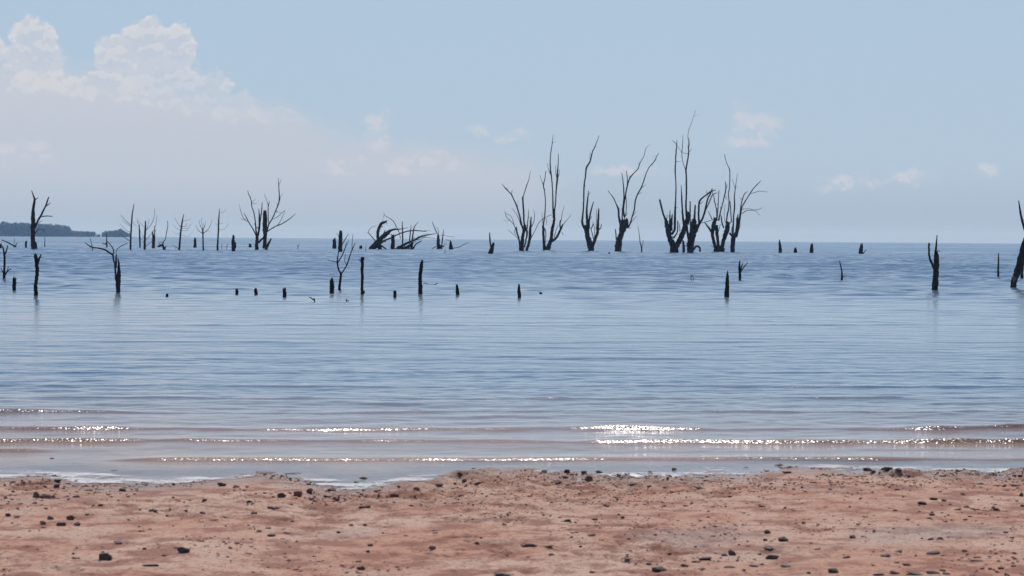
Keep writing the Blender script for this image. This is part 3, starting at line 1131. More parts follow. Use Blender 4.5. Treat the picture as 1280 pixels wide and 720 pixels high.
wood('dead_sapling', 'single hair-thin upright stick beyond the tall snag', 'sapling', H, '''
T 268,377,6 269,340,4 270,310,2
''')
wood('tree_stump', 'low dark lump at the thin end of the bleached branch', 'stump', H, '''
T 3,386,20 4,364,14
''')

I = (100, 250, 6.0)
wood('dead_tree', 'split dead trunk with one long crooked limb stretching left over the water', 'dead tree', I, '''
T 285,698,33 285,640,34 288,580,32 292,520,21 290,470,15 283,435,5
B 272,610,15 266,550,14 262,470,13
B 270,510,14 270,450,14 273,405,7
B 262,480,9 252,450,12 247,415,14 220,395,12 180,370,12 130,360,10 95,355,10 65,340,8 40,320,5
W 93,358,7 85,320,5 75,285,4
W 95,357,7 92,382,5
W 248,410,10 252,380,9 235,345,8 205,312,6
W 268,395,5 280,368,5 310,345,6 355,323,4
W 205,312,5 190,328,5 170,328,4
''', W_GREY)
POLES = 'leafless poles standing off the wooded shore'
wood('dead_tree', 'bare pole with drooping wisps, standing right by the end of the wooded islet', 'dead tree', I, '''
T 378,374,15 380,300,12 385,200,11 393,100,9 405,30,4
W 378,310,5 340,285,4 300,252,3
W 382,190,4 345,155,3 305,115,2.5
W 380,200,3 340,170,3 315,150,2
W 380,240,3 350,230,2.5 300,180,2
W 388,150,3 400,170,2.5 425,200,2
''', group=POLES)
wood('dead_tree', 'stout short pole with long wisps curling up on its right', 'dead tree', I, '''
T 485,371,18 486,300,15 490,220,13 492,158,9
W 492,230,4 530,190,4 555,130,3.5 560,60,2.5
W 490,300,4 530,260,3.5 565,200,3 578,110,2.5
W 488,350,4 520,325,3.5 540,310,3
W 485,290,3.5 455,240,3 428,140,2.5
W 488,210,3 460,180,2.5 440,160,2
W 492,240,3 510,190,2.5 520,140,2
''', group=POLES)
wood('dead_tree', 'thin plain pole just left of the stout pole with curling wisps', 'dead tree', I, '''
T 450,356,12 448,280,11 443,185,7
W 446,280,3 470,300,2.5
W 445,200,2.5 430,160,2
''', group=POLES)
wood('tree_stump', 'split stub with a thin second spike right of the stout wispy pole', 'stump', I, '''
T 548,360,20 550,285,18 543,235,6
T 556,352,12 560,270,9 560,195,5
W 560,250,3 572,220,2
''')
wood('driftwood', 'little snarl of driftwood low on the water beside the split stub', 'driftwood', I, '''
T 588,354,18 600,345,14 618,340,8
W 598,346,6 590,325,4
''')
wood('dead_sapling', 'thin stick with a side spur seen behind the long crooked limb', 'sapling', I, '''
T 202,356,11 200,300,8 200,240,3
W 201,330,6 185,330,7 170,322,4
''')

J = (195, 250, 9.0)
wood('driftwood', 'tangle of driftwood with one whip-like stem rising from it', 'driftwood', J, '''
T 95,562,30 78,512,20 85,470,12 105,440,9 120,360,9 133,290,8 128,230,4
B 85,545,17 60,500,12 25,525,12
B 97,550,13 117,515,8
W 75,495,7 60,470,5 35,490,4
''')
wood('dead_tree', 'leaning pole with fine feathery wisps along both sides', 'dead tree', J, '''
T 260,563,25 268,480,21 280,350,18 295,250,16 312,158,6
W 280,310,5 240,255,4 212,200,3
W 278,340,4 235,320,3.5 195,280,2.5
W 300,235,4 345,230,3.5 395,210,2.5
W 290,320,4 350,315,4 400,265,2.5
W 292,300,5 330,295,5 348,262,4
W 285,345,4 340,345,3.5 385,315,2.5
W 282,390,3 350,410,3 415,360,2
W 252,548,6 210,520,5 175,505,3
W 278,370,3 230,380,2.5 180,350,2
W 225,528,4 218,548,4
''', group=POLES)
wood('tree_stump', 'square-topped stump between the feathery leaning pole and the small round-crowned tree', 'stump', J, '''
T 438,536,35 439,490,31 441,440,28
''')
wood('dead_tree', 'small dead tree with a round crown of upturned twigs', 'dead tree', J, '''
T 532,567,20 530,480,16 527,370,16 527,325,15
B 535,372,8 575,340,6 610,290,5 632,215,3
B 520,374,7 475,340,5 445,285,3
W 525,342,7 500,290,5 485,250,4 488,225,3
W 527,330,7 518,270,5 510,240,4 518,200,3
W 530,332,7 550,290,5 560,240,3
W 526,360,5 540,300,4 535,260,3
W 545,365,4 590,345,3 610,360,2.5
W 500,290,3 485,300,2.5
''')
wood('dead_tree', 'tall straight tapering pole between the round-crowned tree and the double stump', 'dead tree', J, '''
T 692,567,25 695,480,20 702,340,18 705,230,16 715,95,5
W 703,338,4 770,325,3 815,260,2.5
W 706,270,3 755,258,2.5
W 710,150,3 765,130,2.5 790,95,2
W 702,290,3 665,260,2.5
''', group=POLES)
wood('tree_stump', 'double stump, a tall jagged one with a lower one behind, near the spreading tree', 'stump', J, '''
T 870,577,40 868,480,38 872,400,24
T 892,545,22 893,475,16
''', W_DARK)
wood('dead_sapling', 'forked twig tip poking up between the tall pole and the double stump', 'sapling', J, '''
T 795,552,6 800,520,5 812,490,3
W 798,535,4 788,515,3
''')
wood('dead_sapling', 'lone short stick right beside the tall tapering pole', 'sapling', J, '''
T 740,552,5 742,480,3
''')

K_ = (285, 215, 6.86)
wood('dead_tree', 'wide spreading dead tree with curving limbs round a burnt post', 'dead tree', K_, '''
T 245,666,30 247,600,27 250,540,27
B 262,605,18 285,580,16 305,560,14 335,500,14 350,450,12 385,390,11 410,330,10 435,265,9 440,210,8 435,120,7 431,50,3
B 248,545,14 240,500,12 235,430,10 222,350,9 205,300,8 198,240,8 180,195,6 168,160,4
B 240,542,11 215,490,9 180,435,9 155,385,7 137,355,4
B 258,545,16 268,480,18 270,420,16 268,370,12 264,315,5
B 272,455,10 282,380,9 290,310,8 293,262,4
B 348,445,8 345,380,8 345,300,8 357,250,4
B 335,512,9 400,470,8 470,440,8 530,400,7 582,355,3
W 165,425,6 130,390,5 108,330,4 98,280,2.5
W 150,415,4 108,400,2.5
W 438,110,4 458,65,3
W 443,250,5 452,210,4 468,185,3
W 345,290,5 330,240,4 310,185,2.5
W 385,482,6 430,450,5 465,390,4 488,330,3
W 385,405,5 430,380,5 488,328,3
W 250,480,7 240,470,5 225,440,4
W 255,520,8 262,500,6 250,470,4
''')
wood('wooden_post', 'tall thick burnt post standing among the spreading tree limbs', 'post', K_, '''
T 313,652,33 316,560,30 315,470,36 317,400,38 317,332,29
''')
wood('tree_stump', 'curved stub leaning right at the foot of the burnt post', 'stump', K_, '''
T 326,668,25 345,620,20 372,570,8
''')
wood('tree_stump', 'tiny blocky stub between the double stump and the spreading tree', 'stump', K_, '''
T 190,646,27 190,634,25 190,620,20
''')
wood('dead_sapling', 'thin forked twig standing alone right of the spreading tree', 'sapling', K_, '''
T 598,662,5 605,630,4 615,608,2
W 602,642,4 590,622,2.5
''')

L = (400, 280, 7.2)
wood('dead_tree', 'slender Y-shaped dead tree with bare forked limbs in front of a tall stump', 'dead tree', L, '''
T 175,606,27 178,540,22 188,460,20 190,440,18
B 187,452,15 165,400,14 155,345,14 162,290,10 166,245,7
B 192,447,13 225,400,11 245,360,11 265,300,10 285,240,9 318,168,5
B 160,347,10 195,290,9 225,220,9 240,160,4
W 152,342,8 110,335,6 65,320,4
W 240,368,7 222,330,6 228,270,4
W 288,235,7 290,160,5 297,90,3
W 232,200,5 248,180,4 255,150,3
W 292,230,4 305,245,3
''')
wood('tree_stump', 'jagged broad stump right beside the Y-shaped tree', 'stump', L, '''
T 108,628,43 108,560,39 106,505,34
W 98,520,12 102,500,9 103,486,5
''')
wood('wooden_post', 'plain upright post with a knobbed top and one short spur', 'post', L, '''
T 383,640,34 379,600,27 380,500,26 380,340,28 384,308,34
B 395,625,18 397,600,13
W 372,342,9 345,318,5
''')
wood('tree_stump', 'tall dark stump with a slanting twig behind the Y-shaped tree', 'stump', L, '''
T 180,250,43 184,160,38 186,72,29
W 205,175,9 230,130,7 258,88,4
W 168,112,6 152,80,3
''')
wood('tree_stump', 'squat stump beyond, left of the tall dark stump', 'stump', L, '''
T 130,222,37 130,180,34 130,140,30
''')
wood('tree_stump', 'very low blocky stub between the tall dark stump and the fallen tree', 'stump', L, '''
T 367,223,28 367,212,27 367,200,22
''')
wood('dead_sapling', 'short bent twig poking from calm water below the Y-shaped tree', 'sapling', L, '''
T 236,712,8 248,704,7 260,684,4
''')
wood('dead_sapling', 'thin upright stick left of the fallen tree', 'sapling', L, '''
T 408,249,5 411,220,4 416,186,3
''')

Mv = (455, 262, 12.0)
wood('driftwood', 'fallen tree with a horned root and long limbs arching to the right', 'fallen tree', Mv, '''
T 110,594,72 160,530,78 215,470,78 280,405,62 330,355,46 400,315,33 450,297,26 550,292,14 660,268,5
T 240,594,60 228,545,60 215,490,50
B 205,430,42 212,330,47 238,245,47 270,205,40 320,185,30 345,160,8
B 250,490,28 330,455,25 410,420,23 490,380,19 580,345,18 690,318,18 800,315,15 930,328,11
B 260,540,24 300,570,22 340,597,18
B 120,597,34 190,560,34 260,500,28 330,470,14
B 300,430,22 370,360,18 420,300,12
W 235,240,14 262,262,12 285,250,7
W 350,350,14 380,372,10 420,372,6
W 150,590,16 175,540,14 190,500,10
W 440,305,14 475,270,6
W 292,385,22 305,345,18 320,302,7
W 860,322,8 930,318,6 1000,312,4
W 490,268,12 440,175,12 380,130,10 310,85,7 300,40,5
W 498,272,11 530,350,11 548,440,8
W 165,470,13 110,400,12 70,350,10 75,310,8 120,260,7 190,245,5
W 75,345,7 40,352,5
W 330,190,14 345,210,8
W 330,460,10 345,430,5
W 300,80,5 285,150,4
''', W_GREY)
wood('tree_stump', 'upright stump with a slanted top standing amid the fallen tree limbs', 'stump', Mv, '''
T 432,592,64 434,480,58 430,385,50
''')
wood('driftwood', 'low heap of tangled branches with three upright poles and trailing tips', 'driftwood', Mv, '''
T 490,594,42 560,545,36 650,500,36 740,465,29 810,425,26 900,395,16 990,375,12 1090,355,7
T 580,594,22 580,400,22 572,180,11
T 714,645,32 715,590,46 718,520,28 725,440,24 745,300,20 765,245,12 815,185,5
B 600,594,52 670,550,42 735,500,30
B 680,510,17 695,350,16 708,235,7
B 735,590,22 760,545,20 790,510,17 865,470,10
W 640,540,14 665,570,13 695,600,12
B 500,597,26 590,570,24 680,556,20 760,572,12
B 540,590,20 610,520,18 690,480,14 760,420,8
W 660,596,14 700,540,12 780,470,8
W 560,560,12 620,560,10 690,520,7
W 780,455,10 850,440,8 930,400,5
W 830,410,12 900,378,9 1040,368,7
W 880,420,9 960,420,7 1070,435,5
W 620,530,14 600,570,14 600,596,14
W 800,420,12 825,400,10
W 800,500,9 840,490,7 870,462,5
''', W_GREY)

N = (530, 270, 11.636)
wood('driftwood', 'pointed stump wedged in a knot of driftwood with a slanting stick above', 'driftwood', N, '''
T 212,480,54 207,400,52 207,340,44 205,264,20
T 250,505,40 240,470,56 245,440,30
B 195,478,40 240,440,38 290,440,18
B 258,430,15 270,320,16 285,195,7
W 198,262,11 160,190,14 120,82,7
W 213,258,8 202,195,6 180,158,4
W 182,440,14 120,475,10 85,490,6
W 282,455,10 310,390,6
W 215,280,6 300,285,5 380,300,5 450,305,4
''', W_GREY)
wood('tree_stump', 'small cone-shaped stump with a thin branch lying out to its right', 'stump', N, '''
T 390,487,57 388,420,44 388,358,14
B 412,472,10 470,460,9 520,448,10 600,405,8 660,385,4
W 385,370,8 350,352,8 315,340,5
''')
wood('tree_stump', 'slanted stump with a thin pole standing on its left shoulder', 'stump', N, '''
T 972,552,66 985,480,60 1012,395,36
B 970,445,22 958,340,20 955,240,12
''')
wood('dead_sapling', 'stick end between the driftwood knot and the cone-shaped stump', 'sapling', N, '''
T 305,546,8 305,510,7 307,478,5
''')

Pv = (1140, 285, 8.47)
wood('dead_tree', 'thick split trunk with a tall spike and a bent left arm', 'dead tree', Pv, '''
T 245,668,66 248,600,62 250,520,60 252,450,57 262,370,50 270,300,30 265,250,14
B 243,430,28 245,320,28 255,200,23 266,76,9
B 238,445,24 215,385,24 188,320,24 180,240,20 180,162,19
''', W_GREY)
Q = (1220, 240, 5.54)
wood('wooden_post', 'thin straight rod standing left of the leaning log', 'post', Q, '''
T 153,600,15 155,500,11 157,424,6
''')
wood('dead_tree', 'leaning thick log with a dark curving upper limb beside the thin straight rod', 'dead tree', Q, '''
T 255,664,44 280,580,43 305,490,44 330,390,46 356,300,36 380,200,26 400,80,14
B 372,300,16 345,275,15 330,235,16 316,180,15 304,120,13 295,60,7
W 320,380,14 318,360,12 330,345,9
''', W_GREY)
wood('tree_stump', 'dark stub half hidden behind the leaning log', 'stump', Q, '''
T 317,608,22 318,550,20 328,470,18
''')
Rv = (890, 320, 7.53)
wood('wooden_post', 'sharp-tipped upright post standing alone in calm water', 'post', Rv, '''
T 138,390,43 142,300,38 145,200,30 147,135,6
''')
wood('dead_tree', 'small three-pronged stub behind the sharp-tipped post', 'dead tree', Rv, '''
T 263,237,29 262,160,28 258,100,20 262,42,7
B 266,140,13 280,95,12 289,66,6
B 272,145,12 300,105,10 338,58,5
''')
wood('dead_sapling', 'slim bent stick with a spur at its foot', 'sapling', Rv, '''
T 1222,237,21 1222,150,15 1208,80,11 1200,45,6
W 1228,198,9 1255,185,5
''')
S = (850, 280, 4.923)
wood('dead_sapling', 'thin looped twig arching from the water left of the sharp-tipped post', 'sapling', S, '''
T 70,362,4 67,335,4 71,314,3.5 79,325,3.5 88,362,3
''')
wood('tree_stump', 'tapered stump with a sharp tip right of the dead trees', 'stump', S, '''
T 617,178,23 615,130,18 612,97,5
''')
wood('tree_stump', 'lowest round stub between the tapered stump and the blunt stump', 'stump', S, '''
T 710,178,23 710,165,22 710,151,15
''')
wood('tree_stump', 'blunt stump with a rounded head right of the lowest stub', 'stump', S, '''
T 810,178,25 811,150,21 813,124,14
''')
wood('tree_stump', 'wide stump with a forked twig at its foot', 'stump', S, '''
T 1113,184,29 1114,155,25 1117,128,19
W 1126,190,7 1134,172,6 1148,157,4
''')
T3 = (390, 250, 4.414)
wood('wooden_post', 'tall smooth post bending slightly right, no branches', 'post', T3, '''
T 597,522,23 597,440,20 602,370,20 608,335,13
''')
wood('wooden_post', 'stub of a post between the knobbed post and the tall smooth post', 'post', T3, '''
T 457,540,17 457,520,17 457,504,15
''')
wood('wooden_post', 'short slant-topped post just right of the tall smooth post', 'post', T3, '''
T 803,530,20 802,500,18 799,470,12
''')
wood('wooden_post', 'short pointed post beside a tiny floating lump', 'post', T3, '''
T 1144,541,20 1143,500,18 1142,464,8
''')
wood('tree_stump', 'tiny rounded lump breaking the water beside the short pointed post', 'stump', T3, '''
T 1262,524,18 1262,520,14 1262,515,8
''')
wood('driftwood', 'bird-like twig tip beside a thin floating stick', 'driftwood', T3, '''
T 614,470,3 650,469,4 680,466,4 692,458,5
''')
T4 = (180, 350, 4.923)
wood('wooden_post', 'smallest rounded post stub in the row of three sawn stubs', 'post', T4, '''
T 571,88,19 571,72,19 571,59,14
''')
wood('wooden_post', 'middle post stub in the row of three sawn stubs', 'post', T4, '''
T 689,96,21 688,76,20 687,58,18
''')
wood('wooden_post', 'widest post stub at the right end of the row of three sawn stubs', 'post', T4, '''
T 865,103,25 865,78,24 865,53,22
''')
wood('tree_stump', 'tiny dark lump breaking the surface left of the three sawn stubs', 'stump', T4, '''
T 142,103,18 142,99,15 142,94,8
''')
wood('driftwood', 'short curved twig floating right of the three sawn stubs', 'driftwood', T4, '''
T 1050,138,7 1040,122,6 1028,110,6 1012,103,4
''')

# ------------------------------------------------------------------ stones and clods on the beach


def rock_mesh(name, seed, mat, flat=1.0):
    r = np.random.default_rng(seed)
    import bmesh
    bm = bmesh.new()
    bmesh.ops.create_icosphere(bm, subdivisions=3, radius=0.5)
    dirs = r.normal(size=(11, 3))
    dirs /= np.linalg.norm(dirs, axis=1)[:, None]
    cut = r.uniform(0.20, 0.42, 11)
    ph = r.random(6) * 6.28
    for v in bm.verts:
        p = np.array(v.co)
        for d, c in zip(dirs, cut):                # facets broken off
            k = p @ d
            if k > c:
                p = p - d * (k - c) * 0.85
        p *= 1 + 0.05 * math.sin(p[0] * 17 + ph[0]) * math.sin(p[1] * 15 + ph[1]) + 0.04 * math.sin(p[2] * 23 + ph[2] + p[0] * 9) + 0.015 * r.normal()
        v.co = p
    co = np.array([v.co for v in bm.verts])
    mn, mx = co.min(0), co.max(0)
    for v in bm.verts:
        q = (np.array(v.co) - (mn + mx) / 2) / (mx - mn)
        v.co = (q[0], q[1], q[2] + 0.5)
    me = bpy.data.meshes.new(name)
    bm.to_mesh(me)
    bm.free()
    me.materials.append(mat)
    return me


ROCKS = {k: [rock_mesh('stone', 500 + 20 * i + j, mt) for j in range(7)] for i, (k, mt) in enumerate((('d', S_DARK), ('b', S_BROWN), ('g', S_GREY)))}

ST = [
 (0, '678,80,48,22 345,150,65,25 342,180,50,22b 215,230,45,45b 265,242,92,32b 320,245,36,20b 458,242,50,16b 205,280,40,12b 45,353,38,26 100,366,40,14 300,370,42,28g '
     '250,400,40,30g 365,407,65,28 420,368,50,34 462,408,48,26 732,202,48,20 925,328,52,14 705,520,60,22 630,602,94,50 440,612,50,14b 438,585,18,16 900,658,115,14b '
     '835,422,15,10 865,555,30,16b 868,160,50,18g 310,8,30,20b 75,158,38,12b 545,205,30,12b 112,488,30,8b 520,350,30,14b'),
 (210, '322,170,60,28 405,182,60,18b 682,235,58,34 780,225,60,40b 848,212,44,34b 980,200,55,20 948,242,32,14 1015,260,35,14 490,272,50,16b 580,222,30,12b 620,312,60,18b '
       '660,312,50,14b 870,315,60,16b 515,342,48,14b 268,382,80,12b 340,367,25,10 603,432,45,10b 620,475,60,22b 545,450,35,14b 92,563,88,46 876,602,24,10 205,340,40,14b '
       '105,328,30,14b 715,462,60,10b 745,392,30,10b 580,100,150,12b 440,100,40,10b 740,102,120,10b 875,268,24,14g 440,532,16,10b'),
 (420, '165,125,60,26 130,150,55,22 222,163,40,18b 262,163,16,8 830,70,36,14 375,182,28,12b 480,195,50,18b 770,152,35,22b 850,163,45,22b 170,300,80,20b 450,298,30,12b '
       '170,412,36,18b 605,445,70,10b 595,462,40,10b 205,535,38,18b 192,572,26,20 580,550,48,28b 560,585,70,10b 148,673,58,26 1010,410,36,14b 845,527,40,16b 870,490,25,12b '
       '1000,715,130,20 350,240,60,16b 245,212,45,14b 740,105,40,16b 620,175,50,18b'),
 (630, '240,85,48,34g 377,88,38,24 480,98,38,22b 510,133,58,40b 318,160,58,26b 368,128,36,18b 575,52,24,16 570,95,50,22g 878,93,46,28b 910,65,100,14b 1025,72,38,32 '
       '770,168,60,10 970,188,40,12b 605,298,30,14b 382,388,48,18 545,380,44,16b 712,368,24,18b 150,532,112,26b 275,542,56,12b 285,590,45,14b 460,545,24,12 525,472,54,14b '
       '870,648,40,18 930,680,95,34 740,615,60,12b 995,592,35,12 530,697,40,14b 15,715,60,16 405,488,24,12b 555,418,30,10b'),
 (840, '18,70,45,24 88,72,26,14b 170,55,32,12 245,57,60,14 445,62,45,18 640,50,80,18 55,140,30,12b 160,190,90,22b 540,300,48,14b 572,453,42,28 668,498,68,34 580,556,68,26 '
       '525,590,34,12b 605,607,90,32 360,578,52,44 315,592,40,18 205,616,92,24 145,635,60,14b 75,658,54,18 345,665,80,14b 545,650,16,12 683,660,72,20g 968,688,68,36 '
       '820,700,32,16 490,660,60,16g 180,677,55,10g 875,558,55,12b 432,688,28,14b 690,98,60,16b 800,212,30,10b 80,298,36,12b'),
 (1050, '168,78,62,26 285,75,80,26 352,85,42,20 98,60,40,16b 198,100,38,12 213,12,50,10 492,282,56,24 563,256,54,20 625,265,34,18 553,350,38,18b 160,158,40,12b 345,200,40,12b '
        '735,228,34,16b 75,486,44,20 205,452,24,16 275,597,66,20b 565,583,92,22 600,493,45,20b 545,497,45,16b 820,628,92,12b 405,652,60,18b 750,570,40,14b 40,607,50,16b '
        '455,597,20,12b 995,458,36,10b 1090,230,25,30 1095,298,25,16 940,320,45,20b 780,362,30,10b 1085,122,35,14 330,700,80,18 450,705,120,18 560,700,90,20 230,712,70,14 '
        '640,705,50,14 965,672,40,18b 1000,710,40,18 855,675,30,12b 835,607,24,8b 1040,660,36,12b 350,570,60,8b 710,320,50,14b 760,305,50,14b 840,165,50,12g 945,178,28,10 1050,175,50,14'),
]
BIG = {   # labels of the stones one can single out: (view, x, y)
 (0, 630, 602): 'big blunt charcoal stone lying near a long flat chip of bark',
 (0, 900, 658): 'long flat dark chip on the sand near the big blunt stone',
 (0, 265, 242): 'elongated brown clod with a knob at one end near the foam',
 (0, 215, 230): 'upright brown knob at the end of the elongated clod',
 (0, 320, 245): 'small brown nub at the tail of the elongated clod',
 (0, 300, 370): 'pale grey stone in the cluster of five small stones',
 (0, 420, 368): 'peaked dark stone in the cluster of five small stones',
 (0, 365, 407): 'widest stone in the cluster of five small stones',
 (0, 462, 408): 'low dark stone at the edge of the cluster of five small stones',
 (0, 250, 400): 'squat grey-brown stone in the cluster of five small stones',
 (0, 705, 520): 'wedge-shaped dark chip alone on smooth sand',
 (0, 678, 80): 'dark stone standing in the foam wash',
 (210, 92, 563): 'smooth oval black stone alone on pale sand',
 (210, 322, 170): 'dark angular stone above the wet sand by a flat brown clod',
 (210, 682, 235): 'dark split stone in the row of three by the inlet',
 (210, 780, 225): 'middle brown clod in the row of three by the inlet',
 (210, 848, 212): 'upright brown clod at the end of the row of three by the inlet',
 (210, 580, 100): 'long thin wrack bar lying on the spit at the waterline',
 (210, 740, 102): 'second thin wrack bar farther along the spit at the waterline',
 (420, 165, 125): 'upper of two stacked dark stones in the inlet shallows',
 (420, 130, 150): 'lower of two stacked dark stones in the inlet shallows',
 (420, 830, 70): 'small black stone awash off the crumbly sand point',
 (420, 148, 673): 'dark rectangular stone alone on smooth sand well away from the water',
 (420, 580, 550): 'rounded reddish clod above a thin flat chip',
 (420, 1000, 715): 'long black clump lying apart from the wrack line',
 (630, 240, 85): 'pale grey rounded stone at the water edge',
 (630, 510, 133): 'peaked brown stone at the foam edge',
 (630, 150, 532): 'long ragged brown chip beside a thin sliver',
 (630, 930, 680): 'humped dark stone with a long tail on grey silt',
 (630, 1025, 72): 'square black stone standing in shallow water',
 (840, 668, 498): 'wide dark stone with pale edge below a small square one',
 (840, 572, 453): 'small square dark stone above a wider one',
 (840, 580, 556): 'upper of two flat oval stones on the beach',
 (840, 605, 607): 'lower, humped one of two flat oval stones on the beach',
 (840, 360, 578): 'round stone leaning on a flat dark foot stone',
 (840, 315, 592): 'flat foot stone against the round stone',
 (840, 205, 616): 'flat slanting dark slab on the grey silt',
 (840, 683, 660): 'pale-topped wedge chip on the grey silt',
 (840, 968, 688): 'blocky dark stone at the end of the dark wrack line',
 (1050, 168, 78): 'dark boulder-like stone at the foam edge beside a broad brown one',
 (1050, 285, 75): 'broad brown stone at the foam edge between two dark ones',
 (1050, 352, 85): 'pointed dark stone at the foam edge',
 (1050, 492, 282): 'front stone of the three dark stones grouped on bare sand',
 (1050, 563, 256): 'back stone of the three dark stones grouped on bare sand',
 (1050, 625, 265): 'smallest of the three dark stones grouped on bare sand',
 (1050, 565, 583): 'long flat dark lens-shaped stone on red sand',
 (1050, 820, 628): 'thin dark stick-like chip on red sand',
}
r3 = np.random.default_rng(77)
shared = {'d': ('small black stone lying on the red sand', 'stone', 'small black stones on the sand'),
          'b': ('small flat brown clod lying on the red sand', 'clod', 'small brown clods on the sand'),
          'g': ('small grey stone lying on the red sand', 'stone', 'small grey stones on the sand'),
          'wd': ('small black stone awash at the water edge', 'stone', 'small stones at the water edge'),
          'wb': ('small brown clod lying at the water edge', 'clod', 'small clods at the water edge'),
          'wg': ('small grey stone at the water edge', 'stone', 'small grey stones at the water edge')}
for ox, txt in ST:
    for tk in txt.split():
        kd = 'd'
        if tk[-1] in 'bg':
            kd, tk = tk[-1], tk[:-1]
        x, y, w_, h_ = map(float, tk.split(','))
        sc = 4.8
        p = on_sand(ox + x / sc, 570 + (y + h_ * 0.45) / sc)
        mpp = p.y / FPX
        me = ROCKS[kd][r3.integers(7)]
        big = BIG.get((ox, int(x), int(y)))
        up = float(shore_y(np.array([p.x]))[0]) - p.y
        o = bpy.data.objects.new('clod' if kd == 'b' else 'stone', me)
        col.objects.link(o)
        W = w_ / sc * mpp
        Hh = max(h_ / sc * mpp * 0.95, 0.006)
        dep = max(W * r3.uniform(0.45, 0.75), Hh * 0.8)
        o.scale = (W * 0.95, dep, Hh * 1.08)
        o.rotation_euler = (r3.normal() * 0.06, r3.normal() * 0.10, r3.normal() * 0.25 + (math.pi if r3.random() < 0.5 else 0))
        z0 = p.z if up > -0.05 else max(p.z, -0.012)
        o.location = (p.x, p.y + dep * 0.3, z0 - Hh * 0.22)
        lb, ct, gr = shared[('w' if up < 0.22 else '') + kd]
        if ox == 1050 and y >= 700 and w_ >= 50:
            lb, ct, gr = 'black clump in the dark wrack line on dry sand', 'wrack', 'clumps of the dark wrack line'
            o.name = 'wrack_clump'
        elif up >= 0.22:
            asp = w_ / h_
            form = 'thin sliver-like' if asp > 4 else ('flat' if asp > 2.4 else 'lumpy')
            size = 'broad' if w_ > 46 else ('small' if w_ > 27 else 'tiny')
            colr, noun = {'d': ('black', 'stone'), 'b': ('brown', 'clod'), 'g': ('grey', 'stone')}[kd]
            zone = 'on crumbly damp sand close to the water' if up < 1.1 else ('halfway up the beach' if up < 2.6 else 'high on the dry sand away from the water')
            lb = f'{size} {form} {colr} {noun} {zone}'
            gr = f'{colr} {noun}s {zone}'
        if big:
            tag(o, big, 'clod' if kd == 'b' else 'stone')
        else:
            tag(o, lb, ct, gr)


def scatter(name, n, size, mat, seed, label, cat, dens, lo=7.6, hi=13.4):
    """many crumbs too small to pick apart, one mesh"""
    r = np.random.default_rng(seed)
    phi = (1 + 5 ** 0.5) / 2
    ico = np.array([(-1, phi, 0), (1, phi, 0), (-1, -phi, 0), (1, -phi, 0), (0, -1, phi), (0, 1, phi), (0, -1, -phi), (0, 1, -phi), (phi, 0, -1), (phi, 0, 1), (-phi, 0, -1), (-phi, 0, 1)]) / 1.902
    tri = np.array([(0, 11, 5), (0, 5, 1), (0, 1, 7), (0, 7, 10), (0, 10, 11), (1, 5, 9), (5, 11, 4), (11, 10, 2), (10, 7, 6), (7, 1, 8), (3, 9, 4), (3, 4, 2), (3, 2, 6), (3, 6, 8), (3, 8, 9), (4, 9, 5), (2, 4, 11), (6, 2, 10), (8, 6, 7), (9, 8, 1)])
    y = r.uniform(lo, hi, n * 6)
    x = r.uniform(-1, 1, n * 6) * (0.6 + 0.28 * y)
    s = shore_y(x) - y
    keep = (r.random(n * 6) < dens(x, y, s)) & (s > -0.12)
    x, y = x[keep][:n], y[keep][:n]
    z = sand_z(x, y)
    k = len(x)
    sz = size[0] * (size[1] / size[0]) ** (r.random(k) ** 2.2)
    an = r.random(k) * 6.283
    ax = sz * r.uniform(0.8, 1.5, k)
    ay = sz * r.uniform(0.6, 1.0, k)
    az = sz * r.uniform(0.35, 0.75, k)
    loc = ico[None] * (1 + 0.22 * r.normal(size=(k, 12, 1)))
    lx, ly, lz = loc[..., 0] * ax[:, None], loc[..., 1] * ay[:, None], loc[..., 2] * az[:, None]
    c_, s_ = np.cos(an)[:, None], np.sin(an)[:, None]
    V = np.stack([x[:, None] + lx * c_ - ly * s_, y[:, None] + lx * s_ + ly * c_, z[:, None] + lz + az[:, None] * 0.25], -1).reshape(-1, 3)
    T = (tri[None] + 12 * np.arange(k)[:, None, None]).reshape(-1, 3)
    o = tri_obj(name, V, T, mat)
    tag(o, label, cat, kind='stuff')
    return o


def d_red(x, y, s):
    n = fbm(x * 1.4, y * 1.4, 81, 4)
    return np.clip(sstep(n, 0.40, 0.66) * (0.22 + 0.9 * np.exp(-np.maximum(s, 0) / 1.1)), 0, 1)


def d_dark(x, y, s):
    n = fbm(x * 1.9 + 4, y * 1.9, 91, 4)
    return np.clip(sstep(n, 0.46, 0.70) * (0.06 + 1.6 * np.exp(-np.maximum(s, 0) / 0.32)), 0, 1)


scatter('sand_crumbs', 8000, (0.003, 0.012), S_RED, 3, 'crumbled red sand clods strewn over the beach', 'sand', d_red)
scatter('gravel', 8500, (0.003, 0.014), S_CRUMB, 4, 'dark gravel and wrack bits strewn thickest along the waterline', 'gravel', d_dark)


# ------------------------------------------------------------------ far wooded shore
def leaf_material():
    m, t, out = material('far_foliage')
    b = t.node('ShaderNodeBsdfPrincipled')
    g = t.node('ShaderNodeNewGeometry')
    n = t.noise(g.outputs['Position'], 0.12, 4, 0.6)
    t.l.new(t.mix(t.smooth(n, 0.35, 0.65), (0.030, 0.045, 0.022), (0.075, 0.095, 0.04)), b.inputs['Base Color'])
    b.inputs['Roughness'].default_value = 0.8
    t.l.new(b.outputs[0], out.inputs[0])
    return m


LEAF = leaf_material()


